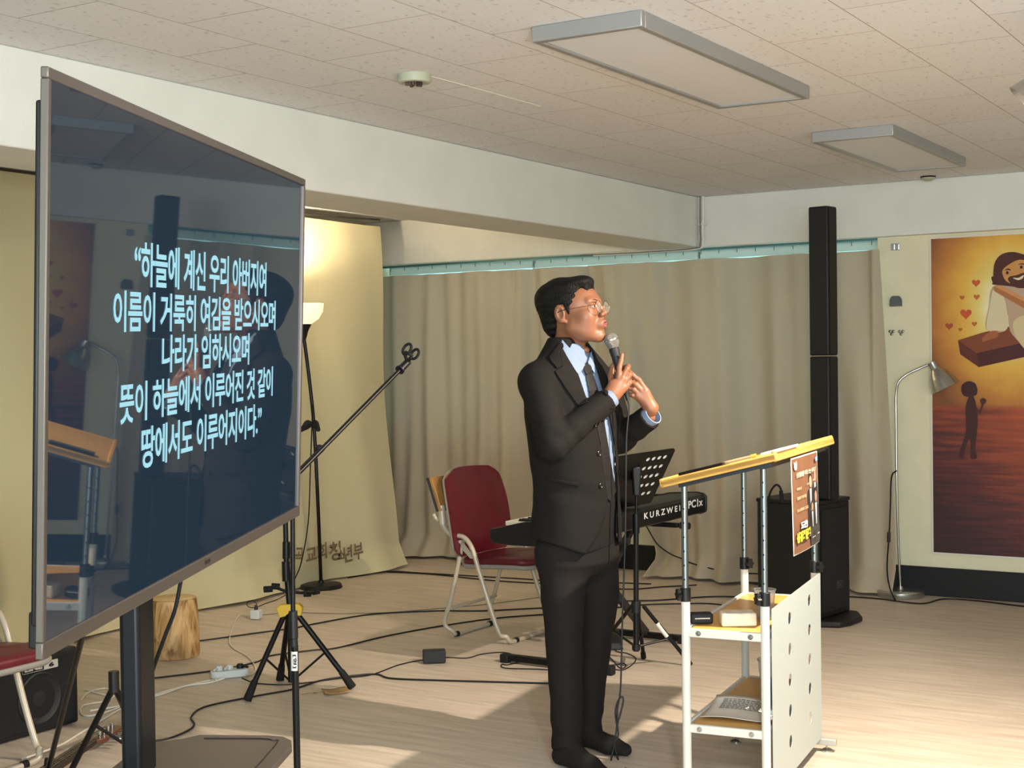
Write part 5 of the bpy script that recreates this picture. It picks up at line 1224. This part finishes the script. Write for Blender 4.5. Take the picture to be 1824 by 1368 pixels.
b_ = m_skin.node_tree.nodes['Principled BSDF']; b_.inputs['Base Color'].default_value = lin('#80533a'); b_.inputs['Roughness'].default_value = 0.48
b_.inputs['Subsurface Weight'].default_value = 0.12; b_.inputs['Subsurface Radius'].default_value = (0.8, 0.3, 0.15); b_.inputs['Subsurface Scale'].default_value = 0.006
m_lip = mat('lip_skin', '#7a413b', 0.4); m_suit = mat('charcoal_wool', '#1b1918', 0.8, noise=0.06, nscale=60, bump=0.1, bscale=500, spec=0.12)
m_trs = mat('charcoal_trouser_wool', '#1e1b1a', 0.8, bump=0.1, bscale=500, spec=0.12)
m_shirt = mat('pale_blue_cotton', '#76869f', 0.8, spec=0.2); m_hair = mat('black_hair', '#060505', 0.6, spec=0.25, bump=0.7, bscale=260, stretch=(1, 1, 0.3))
m_sock = mat('charcoal_sock', '#262321', 0.9, spec=0.1, bump=0.4, bscale=700); m_tie = mat('charcoal_silk_tie', '#1c1b1b', 0.6, noise=0.25, nscale=45, spec=0.25)

# --- torso
FA = math.radians(-42)
Fv = np.array([math.cos(FA), math.sin(FA)], f4); Rv = np.array([math.sin(FA), -math.cos(FA)], f4)   # facing, his right
def stack(P, rows, pw=2.3):
    z = P[..., 2]; R_ = np.array(rows, f4); R_ = R_[R_[:, 0].argsort()]
    cx, cy, a, b = [np.interp(z, R_[:, 0], R_[:, k]).astype(f4) for k in (1, 2, 3, 4)]
    x, y = P[..., 0]-cx, P[..., 1]-cy
    f = x*Fv[0]+y*Fv[1]; r = x*Rv[0]+y*Rv[1]
    k = (np.abs(r/a)**pw+np.abs(f/b)**pw)**(1/pw)
    d = (k-1)*np.minimum(a, b)
    dz = np.maximum(z-R_[-1, 0], R_[0, 0]-z)
    return np.where(dz > 0, np.maximum(d, dz), d)
def row(y, cx, a, b, dy=0.0): p = Lp(cx, y, dy); return (p[2], p[0], p[1], a, b)
TOR = [row(1010, 1024, 0.196, 0.140), row(985, 1025, 0.198, 0.142), row(930, 1027, 0.186, 0.138), row(870, 1028, 0.172, 0.130), row(800, 1022, 0.180, 0.138), row(740, 1018, 0.192, 0.140), row(695, 1017, 0.198, 0.130), row(668, 1016, 0.190, 0.112), row(650, 1015, 0.165, 0.095), row(630, 1013, 0.125, 0.078), row(612, 1011, 0.088, 0.066), row(602, 1009, 0.070, 0.058)]
SHR, ELR, WRR = Lp(957, 680, -0.125), Lp(985, 794, -0.225), Lp(1082, 713, -0.125)
SHL, ELL_, WRL = Lp(1078, 690, 0.13), Lp(1104, 782, 0.07), Lp(1158, 742, -0.035)
def unit(v): return v/np.linalg.norm(v)
def arm(P, S_, E_, W_, rs, re, rw, ph):
    u = cone(P, S_, E_, rs, re); f = cone(P, E_, W_+unit(W_-E_)*0.05, re*0.98, rw)
    t = ((P-E_) @ unit(W_-E_)); t2 = ((P-E_) @ unit(S_-E_))
    f = f+0.0030*np.sin(95*t+ph+6*P[..., 2])*np.exp(-((t-0.04)/0.07)**2); u = u+0.0028*np.sin(85*t2+ph)*np.exp(-((t2-0.04)/0.07)**2)
    f = np.maximum(f, (P-W_) @ unit(W_-E_))
    return smin(u, f, 0.02)
HEM = [(900, 950), (935, 955), (1000, 975), (1040, 988), (1052, 985), (1098, 968), (1125, 963), (1200, 960)]
OPEN = [(998, 610), (1030, 668), (1046, 715), (1060, 750), (1071, 800), (1083, 888), (1077, 925), (1062, 958), (1040, 992), (1038, 1030), (1101, 1030), (1100, 960), (1099, 900), (1098, 850), (1094, 790), (1085, 740), (1075, 700), (1062, 655), (1053, 626), (1025, 590)]
def torso(P):
    d = stack(P, TOR)
    z = P[..., 2]
    return d+0.0022*np.sin(26*P[..., 0]+9*z)*np.sin(13*z+1)+0.0015*np.sin(60*z+20*P[..., 0])*np.exp(-((z-0.98)/0.09)**2)
def body_cloth(P):
    d = torso(P)
    ar = arm(P, SHR, ELR, WRR, 0.066, 0.054, 0.043, 0.0)
    al = arm(P, SHL, ELL_, WRL, 0.062, 0.052, 0.044, 1.5)
    d = smin(d, sph(P, SHR*1.0, 0.066), 0.05); d = smin(d, sph(P, SHL, 0.062), 0.05)
    return smin(d, np.minimum(ar, al), 0.012)
def front(P): return -(P[..., 0]*Fv[0]+P[..., 1]*Fv[1])+0.02   # negative in front of the body axis
def jacket(P):
    d = body_cloth(P); X, Y = pxy(P); tz = stack(P, TOR)
    o = poly(X, Y, OPEN)*SP
    cut = np.maximum(np.maximum(o, -(tz+0.020)), front(P))
    armr = cone(P, ELR, WRR, 0.062, 0.052)
    cut = np.where(armr < 0.0, 1.0, cut)
    d = smax(d, -cut, 0.004)
    hx = np.interp(X, [p[0] for p in HEM], [p[1] for p in HEM]); d = smax(d, (Y-hx)*SP, 0.006)
    # hollow at the sleeve ends
    for E_, W_, r in ((ELR, WRR, 0.038), (ELL_, WRL, 0.039)):
        d = np.maximum(d, -cone(P, W_-unit(W_-E_)*0.03, W_+unit(W_-E_)*0.05, r, r))
    return d
sdf_obj('jacket', jacket, (-0.30, -0.34, 0.72), (0.34, 0.26, 1.56), 0.0052, m_suit, man)
def patch(name, pts, base, t_out, m, lo, hi, h=0.003, t_in=0.004, k=0.002):
    def fn(P):
        X, Y = pxy(P); d = base(P)
        return smax(smax(smax(poly(X, Y, pts)*SP, d-t_out, k), -(d+t_in), k), front(P)-0.02, k)
    return sdf_obj(name, fn, lo, hi, h, m, man)
def shirt_base(P): return smin(stack(P, TOR)+0.013, cone(P, NK0, NK1, 0.062, 0.059), 0.015)
HC_ = Lp(1016, 560, -0.0)
NK0, NK1 = Lp(1016, 655, 0.0), Lp(1010, 600, 0.0)
BX0, BX1 = (-0.16, -0.26, 0.70), (0.18, 0.12, 1.56)
sh_o = patch('shirt', [(990, 612), (1030, 675), (1046, 725), (1060, 760), (1068, 800), (1076, 872), (1103, 872), (1098, 790), (1088, 740), (1080, 700), (1066, 655), (1056, 632), (1030, 612)], shirt_base, 0.0, m_shirt, BX0, BX1, 0.0035, 0.012)
def collar_base(P): return smin(stack(P, TOR)+0.006, cone(P, NK0, NK1, 0.064, 0.060), 0.02)
patch('shirt_collar', [(989, 603), (998, 600), (1012, 617), (1032, 640), (1044, 650), (1031, 668), (1021, 656), (1003, 632)], collar_base, 0.006, m_shirt, (-0.14, -0.26, 1.34), (0.12, 0.12, 1.56), 0.0022)
patch('shirt_collar', [(1053, 624), (1058, 640), (1060, 666), (1052, 655), (1046, 648), (1050, 636)], collar_base, 0.006, m_shirt, (-0.02, -0.26, 1.34), (0.14, 0.12, 1.54), 0.0022)
tie_p = [(1038, 653), (1047, 645), (1055, 651), (1056, 664), (1064, 690), (1073, 722), (1078, 760), (1084, 795), (1092, 845), (1098, 875), (1087, 894), (1077, 884), (1074, 840), (1069, 790), (1059, 745), (1050, 705), (1043, 668)]
patch('tie', tie_p, shirt_base, 0.007, m_tie, BX0, BX1, 0.003)
patch('tie_knot', [(1037, 653), (1047, 644), (1056, 651), (1054, 664), (1045, 668)], shirt_base, 0.013, m_tie, (-0.05, -0.24, 1.32), (0.12, 0.05, 1.50), 0.0025)
jb = lambda P: stack(P, TOR) if False else body_cloth(P)
J0, J1 = (-0.24, -0.30, 1.18), (0.22, 0.2, 1.56)
patch('lapel', [(1001, 652), (988, 661), (1008, 693), (1030, 724), (1047, 716), (1031, 669), (1012, 638), (1000, 616), (996, 628)], jb, 0.0060, m_suit, J0, J1, 0.0028)
patch('jacket_collar', [(994, 598), (984, 603), (974, 622), (979, 641), (992, 656), (1002, 651), (997, 630), (1001, 614)], jb, 0.0065, m_suit, J0, J1, 0.0028)
patch('lapel', [(1054, 628), (1063, 640), (1076, 655), (1086, 678), (1083, 706), (1076, 700), (1063, 655)], jb, 0.0060, m_suit, J0, J1, 0.0028)
patch('pocket_welt', [(965, 849), (1031, 860), (1031, 867), (965, 856)], jb, 0.0035, m_suit, (-0.2, -0.3, 0.92), (0.1, 0.0, 1.08), 0.0025)
def drape(x, y, base, off=0.0):
    a = 4.6-PD
    for _ in range(90):
        p = Lp(x, y, a); d = float(base(p[None, :])[0])-off
        if d < 0.0008: break
        a += max(d*0.7, 0.0008)
    return Vector(p.tolist())
m_btn = mat('dark_horn_button', '#15110f', 0.3)
def button(x, y, r, base=body_cloth):
    p = drape(x, y, base, 0.001); e = 0.003
    q = np.array([list(p), [p.x+e, p.y, p.z], [p.x, p.y+e, p.z], [p.x, p.y, p.z+e]], f4); v = base(q); n = Vector((float(v[1]-v[0]), float(v[2]-v[0]), float(v[3]-v[0]))).normalized()
    MB().lathe([(0, 0.0015), (r*0.6, 0.0015), (r*0.8, 0.003), (r, 0.002), (r, -0.001), (0, -0.001)], p, n, 20).build('button', m_btn, man, local=True)
for bx_, by_, br in ((1067, 808, 0.0095), (1070, 865, 0.0095), (1061, 757, 0.0065), (1068, 753, 0.0065), (1075, 749, 0.0065), (1081, 745, 0.006)): button(bx_, by_, br)
# shirt cuffs
for E_, W_, r, Lc in ((ELR, WRR, 0.0355, 0.020), (ELL_, WRL, 0.0365, 0.018)):
    u_ = unit(W_-E_); a = Vector((W_-u_*0.04).tolist()); b = Vector((W_+u_*Lc).tolist())
    MB().lathe([(r, 0), (r+0.001, (b-a).length), (r-0.003, (b-a).length), (r-0.003, 0.0)], a, b-a, 32).build('shirt_cuff', m_shirt, man, local=True)

# --- trousers and socks
def leg(P, pts):
    d = None
    for (p, r), (q, s_) in zip(pts, pts[1:]):
        e = cone(P, p, q, r, s_); d = e if d is None else smin(d, e, 0.012)
    return d
LR = [(Lp(1000, 985, -0.055), 0.094), (Lp(1003, 1060, -0.075), 0.079), (Lp(1006, 1170, -0.10), 0.063), (Lp(1009, 1260, -0.12), 0.057), (Lp(1010, 1345, -0.14), 0.055)]
LL = [(Lp(1056, 985, 0.06), 0.096), (Lp(1063, 1060, 0.075), 0.081), (Lp(1058, 1150, 0.085), 0.063), (Lp(1052, 1240, 0.095), 0.050), (Lp(1048, 1330, 0.10), 0.050)]
def trousers(P):
    d = stack(P, [row(1048, 1032, 0.010, 0.010), row(1040, 1031, 0.055, 0.030), row(1020, 1029, 0.125, 0.080), row(1000, 1027, 0.160, 0.113), row(900, 1029, 0.160, 0.118), row(860, 1030, 0.150, 0.115)])
    a, b = leg(P, LR), leg(P, LL)
    z = P[..., 2]
    w = 0.0025*np.sin(30*z+14*P[..., 0])*np.sin(11*z+40*P[..., 1])+0.003*np.sin(70*z+10*P[..., 0])*np.exp(-((z-0.12)/0.07)**2)
    a = a+w; b = b+w
    # pressed crease at the front of each leg
    d = smin(d, smin(a, b, 0.010), 0.030)
    X, Y = pxy(P); near = a < b
    hem = np.where(near, 1333+0.10*(1010-X), 1319.0)
    d = smax(d, (Y-hem)*SP*1.0, 0.004)
    return d
sdf_obj('trousers', trousers, (-0.24, -0.28, 0.02), (0.26, 0.28, 1.02), 0.0058, m_trs, man)
def foot(ank, heel, ball, toe):
    def fn(P):
        d = cone(P, ank, heel, 0.033, 0.032); d = smin(d, cone(P, ank, ball, 0.032, 0.030), 0.03)
        d = smin(d, cone(P, heel, ball, 0.032, 0.032), 0.02); d = smin(d, cone(P, ball, toe, 0.031, 0.021), 0.02)
        s_ = np.array([-(toe-heel)[1], (toe-heel)[0], 0], f4); s_ = unit(s_)
        d = smin(d, cone(P, ball+s_*0.014, toe+s_*0.012-(toe-ball)*0.15, 0.028, 0.020), 0.015)
        return smax(d, 0.003-P[..., 2], 0.006)
    return fn
def flo(x, y, z): p = PMI @ onz(x, y, z); return np.array(p, f4)
fr1 = foot(Lp(1010, 1322, -0.14), flo(1001, 1345, 0.036), flo(1050, 1365, 0.032), flo(1080, 1386, 0.024))
fl1 = foot(Lp(1049, 1305, 0.10), flo(1042, 1313, 0.036), flo(1088, 1329, 0.030), flo(1114, 1337, 0.022))
sdf_obj('sock', fr1, (-0.16, -0.42, 0.0), (0.22, 0.05, 0.14), 0.004, m_sock, man)
sdf_obj('sock', fl1, (-0.08, -0.1, 0.0), (0.28, 0.26, 0.14), 0.004, m_sock, man)

# --- head (own frame: x forward, y his left, z up)
yw, pt = math.radians(-27), math.radians(10); HS = 1.04
HX = Vector((math.cos(yw)*math.cos(pt), math.sin(yw)*math.cos(pt), math.sin(pt))); HY = Vector((0, 0, 1)).cross(HX).normalized(); HZ = HX.cross(HY)
ho = Vector(HC_.tolist())
HM = Matrix([[HX.x, HY.x, HZ.x, ho.x], [HX.y, HY.y, HZ.y, ho.y], [HX.z, HY.z, HZ.z, ho.z], [0, 0, 0, 1]]) @ Matrix.Scale(HS, 4); HMI = HM.inverted()
nkl = HMI @ Vector(Lp(1016, 665, 0.02).tolist())
def face(P):
    ys = np.abs(P[..., 1]); Q = np.stack([P[..., 0], ys, P[..., 2]], -1)
    d = ell(Q, (0.0, 0, 0.030), (0.100, 0.076, 0.088))
    d = smin(d, ell(Q, (0.052, 0, 0.020), (0.058, 0.062, 0.068)), 0.03)
    d = smin(d, ell(Q, (0.050, 0, -0.040), (0.058, 0.052, 0.062)), 0.03)
    d = smin(d, cone(Q, (0.018, 0.053, -0.055), (0.085, 0.014, -0.098), 0.017, 0.016), 0.030)
    d = smin(d, sph(Q, (0.098, 0, -0.096), 0.016), 0.022)
    d = smin(d, ell(Q, (0.076, 0.040, -0.020), (0.026, 0.024, 0.026)), 0.020)
    d = smin(d, ell(Q, (0.045, 0.034, -0.050), (0.045, 0.028, 0.042)), 0.030)
    d = smin(d, cone(Q, (0.108, 0.010, 0.026), (0.096, 0.046, 0.026), 0.009, 0.008), 0.016)
    d = smax(d, -ell(Q, (0.120, 0.032, 0.006), (0.014, 0.018, 0.011)), 0.012)
    d = smin(d, cone(Q, (0.108, 0, 0.020), (0.128, 0, -0.020), 0.0075, 0.0100), 0.012)
    d = smin(d, sph(Q, (0.122, 0.0115, -0.026), 0.0078), 0.006)
    d = smax(d, -sph(Q, (0.128, 0.007, -0.033), 0.0035), 0.003)
    d = smin(d, ell(Q, (0.108, 0, -0.056), (0.018, 0.026, 0.020)), 0.014)
    d = smin(d, cone(Q, (0.124, 0.0, -0.049), (0.117, 0.015, -0.053), 0.0065, 0.0045), 0.005)
    d = smin(d, cone(Q, (0.121, 0.0, -0.066), (0.115, 0.014, -0.062), 0.0078, 0.0050), 0.005)
    d = smax(d, -ell(Q, (0.130, 0, -0.0565), (0.014, 0.010, 0.0040)), 0.003)
    # eyelids
    d = smin(d, ell(Q, (0.099, 0.032, 0.006), (0.0125, 0.0150, 0.0125)), 0.004)
    d = smax(d, -ell(Q, (0.1125, 0.033, 0.0055), (0.008, 0.0125, 0.0034)), 0.002)
    # ears
    e = ell(Q, (-0.004, 0.080, 0.001), (0.020, 0.0090, 0.032)); e = smin(e, cone(Q, (-0.002, 0.076, -0.022), (0.006, 0.073, -0.027), 0.009, 0.007), 0.008)
    e = smax(e, -ell(Q, (0.001, 0.088, 0.001), (0.011, 0.0065, 0.019)), 0.004)
    d = smin(d, e, 0.006)
    # neck
    d = smin(d, cone(P, (-0.012, 0, -0.055), tuple(nkl), 0.053, 0.058), 0.020)
    d = smin(d, sph(P, (0.038, 0, -0.135), 0.010), 0.02)
    return d
def lipreg(c):
    Q = np.array([tuple(HMI @ Vector(v)) for v in c.tolist()], f4) if False else c
    ys = np.abs(Q[:, 1]); z = Q[:, 2]; x = Q[:, 0]
    return ((x > 0.1135) & (ys < 0.0185) & (z < -0.0445+0.10*ys) & (z > -0.0735) & (((z+0.058)/0.0140)**2+(ys/0.0185)**2 < 1)).astype(np.int32)
hv, hf = surf(face, (-0.14, -0.11, -0.24), (0.16, 0.11, 0.14), 0.0024)
hreg = lipreg(hv[hf].mean(1))
hv = np.array([tuple(HM @ Vector(v)) for v in hv.tolist()], f4)
# --- hands
def chain(P, pts, k=0.004):
    d = None
    for (p, r), (q, s_) in zip(pts, pts[1:]):
        e = cone(P, p, q, r, s_); d = e if d is None else smin(d, e, k)
    return d
MB_, MT_ = Lp(1089, 606, -0.062), Lp(1116, 703, -0.075)      # microphone ball and tail
def handR(P):
    w = WRR+unit(WRR-ELR)*-0.03
    d = cone(P, w, Lp(1086, 706, -0.122), 0.027, 0.026)
    d = smin(d, ell(P, Lp(1094, 692, -0.118), (0.026, 0.019, 0.032)), 0.02)
    d = smin(d, cone(P, Lp(1091, 700, -0.120), Lp(1108, 676, -0.112), 0.024, 0.017), 0.015)
    d = smin(d, cone(P, Lp(1095, 703, -0.118), Lp(1112, 690, -0.112), 0.022, 0.015), 0.012)
    F_ = [[(Lp(1102, 676, -0.117), 0.0112), (Lp(1103, 655, -0.112), 0.0096), (Lp(1106, 643, -0.102), 0.0088), (Lp(1108, 632, -0.094), 0.0078)],
          [(Lp(1108, 673, -0.116), 0.0110), (Lp(1117, 657, -0.108), 0.0100), (Lp(1119, 653, -0.085), 0.0092), (Lp(1110, 655, -0.060), 0.0080)],
          [(Lp(1111, 682, -0.114), 0.0108), (Lp(1121, 668, -0.105), 0.0098), (Lp(1122, 666, -0.082), 0.0090), (Lp(1113, 668, -0.058), 0.0078)],
          [(Lp(1112, 692, -0.112), 0.0098), (Lp(1121, 682, -0.103), 0.0088), (Lp(1121, 681, -0.084), 0.0080), (Lp(1114, 682, -0.064), 0.0070)],
          [(Lp(1090, 690, -0.108), 0.0125), (Lp(1088, 670, -0.082), 0.0108), (Lp(1091, 653, -0.066), 0.0092), (Lp(1096, 645, -0.058), 0.0080)]]
    for c in F_: d = smin(d, chain(P, c), 0.0035)
    # keep the grip clear of the handle
    return d
def handL(P):
    u_ = unit(WRL-ELL_)
    d = cone(P, WRL-u_*0.03, Lp(1160, 728, -0.045), 0.026, 0.025)
    d = smin(d, cone(P, Lp(1160, 726, -0.045), Lp(1148, 698, -0.050), 0.023, 0.020), 0.015)
    d = smin(d, cone(P, Lp(1156, 724, -0.043), Lp(1136, 704, -0.052), 0.020, 0.016), 0.015)
    F_ = [[(Lp(1148, 692, -0.055), 0.0108), (Lp(1138, 677, -0.058), 0.0096), (Lp(1127, 668, -0.058), 0.0086), (Lp(1120, 661, -0.052), 0.0074)],
          [(Lp(1144, 697, -0.057), 0.0108), (Lp(1132, 685, -0.062), 0.0098), (Lp(1121, 679, -0.058), 0.0086), (Lp(1115, 674, -0.048), 0.0074)],
          [(Lp(1139, 702, -0.055), 0.0104), (Lp(1129, 694, -0.060), 0.0094), (Lp(1119, 691, -0.054), 0.0084), (Lp(1114, 688, -0.044), 0.0072)],
          [(Lp(1136, 709, -0.050), 0.0094), (Lp(1127, 704, -0.054), 0.0084), (Lp(1120, 702, -0.047), 0.0074), (Lp(1116, 701, -0.040), 0.0064)],
          [(Lp(1156, 718, -0.030), 0.0120), (Lp(1147, 700, -0.012), 0.0104), (Lp(1137, 686, -0.006), 0.0090), (Lp(1129, 677, -0.008), 0.0078)]]
    for c in F_: d = smin(d, chain(P, c), 0.0035)
    return d
r1v, r1f = surf(handR, tuple(Lp(1070, 740, -0.17)-0.01), tuple(Lp(1132, 620, -0.03)+0.01), 0.0018)
r2v, r2f = surf(handL, tuple(Lp(1105, 760, -0.10)-0.01), tuple(Lp(1178, 650, 0.03)+0.01), 0.0018)
# hidden arms and trunk joining head and hands under the clothes
def core(P):
    d = stack(P, [(r_[0], r_[1], r_[2], r_[3]-0.085, r_[4]-0.045) for r_ in TOR[2:9]])
    for a, b, c, w in ((SHR, ELR, WRR, 0.035), (SHL, ELL_, WRL, 0.035)):
        d = smin(d, cone(P, a, b, 0.036, 0.030), 0.01); d = smin(d, cone(P, b, c, 0.030, 0.024), 0.01)
    d = smin(d, cone(P, Lp(1013, 690, 0.02), Lp(1012, 620, 0.0), 0.05, 0.05), 0.03)
    for LG in (LR, LL): d = smin(d, leg(P, [(p, r*0.4) for p, r in LG]), 0.01)
    return d
cv, cf = surf(core, (-0.26, -0.32, 0.03), (0.32, 0.26, 1.52), 0.014)
vs = np.concatenate([hv, r1v, r2v, cv]); o1 = len(hv); o2 = o1+len(r1v); o3 = o2+len(r2v)
fs = np.concatenate([hf, r1f+o1, r2f+o2, cf+o3]); reg = np.concatenate([hreg, np.zeros(len(r1f)+len(r2f)+len(cf), np.int32)])
me = bpy.data.meshes.new('body'); me.vertices.add(len(vs)); me.vertices.foreach_set('co', vs.astype(f4).ravel())
me.loops.add(len(fs)*4); me.loops.foreach_set('vertex_index', fs.astype(np.int32).ravel())
me.polygons.add(len(fs)); me.polygons.foreach_set('loop_start', np.arange(0, len(fs)*4, 4, dtype=np.int32))
me.materials.append(m_skin); me.materials.append(m_lip); me.update(calc_edges=True); me.validate(); me.polygons.foreach_set('material_index', reg.astype(np.int32)); me.shade_smooth()
bo = bpy.data.objects.new('body', me); COL.objects.link(bo); bo.parent = man; WM[bo.name] = PM
# eyes, brows
for s_ in (-1, 1):
    MB().ball(HM @ Vector((0.0985, s_*0.0325, 0.0055)), 0.0112, 18).build('eyeball', mat('eye_white', '#d8d0c8', 0.25), man, local=True)
    q = Vector((0.0985, s_*0.0325, 0.0055)); dd = Vector((0.97, 0.10, 0.05)).normalized()
    MB().lathe([(0, 0.0114), (0.0030, 0.0112), (0.0052, 0.0102), (0.0056, 0.0096)], HM @ q, HM.to_3x3() @ dd, 16).build('iris', mat('dark_iris', '#120a07', 0.2), man, local=True)
    pts_ = [HM @ Vector(p) for p in ((0.1135, s_*0.013, 0.0235), (0.1145, s_*0.022, 0.0270), (0.1090, s_*0.036, 0.0290), (0.0980, s_*0.0495, 0.0250))]
    MB().tube(pts_, lambda t: 0.0026*(1-0.6*t), n=8, sm=5).build('eyebrow', mat('dark_brow', '#221610', 0.7), man, local=True)
# hair
HP = [(0.092, 0.060), (0.108, 0.085), (0.108, 0.125), (0.05, 0.155), (-0.06, 0.15), (-0.13, 0.08), (-0.13, -0.02), (-0.085, -0.085), (-0.050, -0.095), (-0.040, -0.045), (-0.022, -0.005), (-0.006, 0.030), (0.012, 0.032), (0.022, -0.010), (0.030, -0.008), (0.036, 0.020), (0.058, 0.038), (0.066, 0.070), (0.078, 0.078)]
def hair(P):
    ys = np.abs(P[..., 1]); Q = np.stack([P[..., 0], ys, P[..., 2]], -1)
    d = ell(Q, (-0.004, 0, 0.036), (0.112, 0.0815, 0.094)); d = smin(d, ell(P, (0.050, -0.004, 0.098), (0.058, 0.060, 0.026)), 0.02)
    d = smin(d, ell(Q, (-0.040, 0.0, 0.070), (0.078, 0.072, 0.060)), 0.02); d = smin(d, ell(Q, (-0.060, 0, -0.02), (0.045, 0.058, 0.055)), 0.02)
    a = np.arctan2(P[..., 1], P[..., 2]-0.02)
    d = d+0.0007*np.sin(130*a+90*P[..., 0])+0.0016*np.sin(19*a+40*P[..., 0]+2)*np.sin(30*P[..., 2]+3)+0.0012*np.sin(60*P[..., 0]+40*P[..., 1])
    pl_ = poly(P[..., 0], P[..., 2]-0.10*np.maximum(0, 0.03-ys)*0, HP)
    fh = np.where(P[..., 0] > 0.05, 0.0, 0.0)
    return smax(d, pl_, 0.006)
vs_, fs_ = surf(hair, (-0.15, -0.11, -0.11), (0.13, 0.11, 0.17), 0.0028)
mbh = MB(); mbh.add([HM @ Vector(v) for v in vs_.tolist()], fs_.tolist()); mbh.build('hair', m_hair, man, local=True, ang=180)
# glasses
m_gold = mat('thin_gold_wire', '#8a6f55', 0.3, 1.0)
gl = MB()
for s_ in (-1, 1):
    c = Vector((0.1255, s_*0.0335, 0.0005))
    gl.tube([HM @ (c+Vector((-0.0035*abs(math.cos(a))*0, s_*0.0235*math.cos(a), 0.0225*math.sin(a)))) for a in [2*math.pi*k/28 for k in range(28)]], 0.00105, n=6, sm=2, closed=True)
    gl.tube([HM @ Vector(p) for p in ((0.1255, s_*0.057, 0.006), (0.1215, s_*0.066, 0.0075), (0.08, s_*0.0735, 0.0085), (0.02, s_*0.081, 0.010))], 0.0010, n=6, sm=4)
gl.tube([HM @ Vector(p) for p in ((0.1255, -0.0105, 0.005), (0.1285, 0, 0.0085), (0.1255, 0.0105, 0.005))], 0.0010, n=6, sm=4)
go = gl.build('glasses', m_gold, man, local=True)
for s_ in (-1, 1):
    c = Vector((0.1255, s_*0.0335, 0.0005)); mb = MB(); mb.add([HM @ (c+Vector((0, 0.0225*math.cos(a), 0.0215*math.sin(a)))) for a in [2*math.pi*k/28 for k in range(28)]], [tuple(range(28))]); mb.build('lens', mat('clear_lens', '#ffffff', 0.03, alpha=0.06, spec=0.5), go, local=True)
    MB().tube([HM @ Vector(p) for p in ((0.03, s_*0.0805, 0.0100), (0.005, s_*0.084, 0.010), (-0.012, s_*0.085, 0.004), (-0.02, s_*0.083, -0.008))], 0.0016, n=6, sm=4).build('temple_tip', m_blk, go, local=True)

# --- microphone in the right hand and its cable
mt = thing('microphone', 'handheld microphone with a silver grille at the speaking man\'s mouth', 'microphone', M=PM)
a, b = Vector(MB_.tolist()), Vector(MT_.tolist()); ax = (b-a).normalized()
MB().lathe([(0, -0.0262), (0.010, -0.0250), (0.018, -0.0195), (0.0238, -0.011), (0.0258, -0.002), (0.0258, 0.003), (0.0245, 0.012), (0.0205, 0.022), (0.0165, 0.030)], a, ax, 36).build('grille', mat('silver_mesh', '#8d8d89', 0.45, 0.7, bump=0.9, bscale=900), mt, local=True)
MB().lathe([(0.0262, -0.003), (0.0268, 0.0), (0.0262, 0.003)], a, ax, 36).build('grille_band', m_chrome, mt, local=True)
MB().lathe([(0.0166, 0.029), (0.0185, 0.031), (0.0185, 0.040), (0.0165, 0.060), (0.0120, (b-a).length-0.004), (0.0100, (b-a).length), (0, (b-a).length)], a, ax, 32).build('handle', mat('matt_black_plastic', '#17171a', 0.6), mt, local=True)
MB().cyl(b-ax*0.002, b+ax*0.022, 0.0085, 0.007, 14).build('connector', m_blk, mt, local=True)
w0 = PM @ (b+ax*0.015)
cp = [w0, w0+Vector((0, 0, -0.04))+CR*0.004]
for x, y in ((1116, 780), (1115, 860), (1114, 940), (1112, 1010), (1109, 1090), (1107, 1170), (1105, 1230), (1100, 1262), (1099, 1290), (1094, 1325), (1089, 1352), (1084, 1375)): cp.append(atd(x, y, PD-0.075))
cp += [onz(1070, 1392, 0.006), onz(1050, 1410, 0.006)]
cb = MB().tube(cp, 0.0033, n=8, sm=6)
cb.tube([atd(x, y, PD-0.072) for x, y in ((1100, 1300), (1096, 1270), (1100, 1250), (1108, 1241), (1110, 1250), (1104, 1275), (1100, 1290), (1101, 1310), (1095, 1325), (1099, 1345), (1105, 1362))]+[onz(1120, 1372, 0.006), onz(1135, 1382, 0.006)], 0.0033, n=8, sm=6)
tag(cb.build('microphone_cable', m_cab), 'black cable hanging from the handheld microphone to the floor with a twisted loop', 'cable')
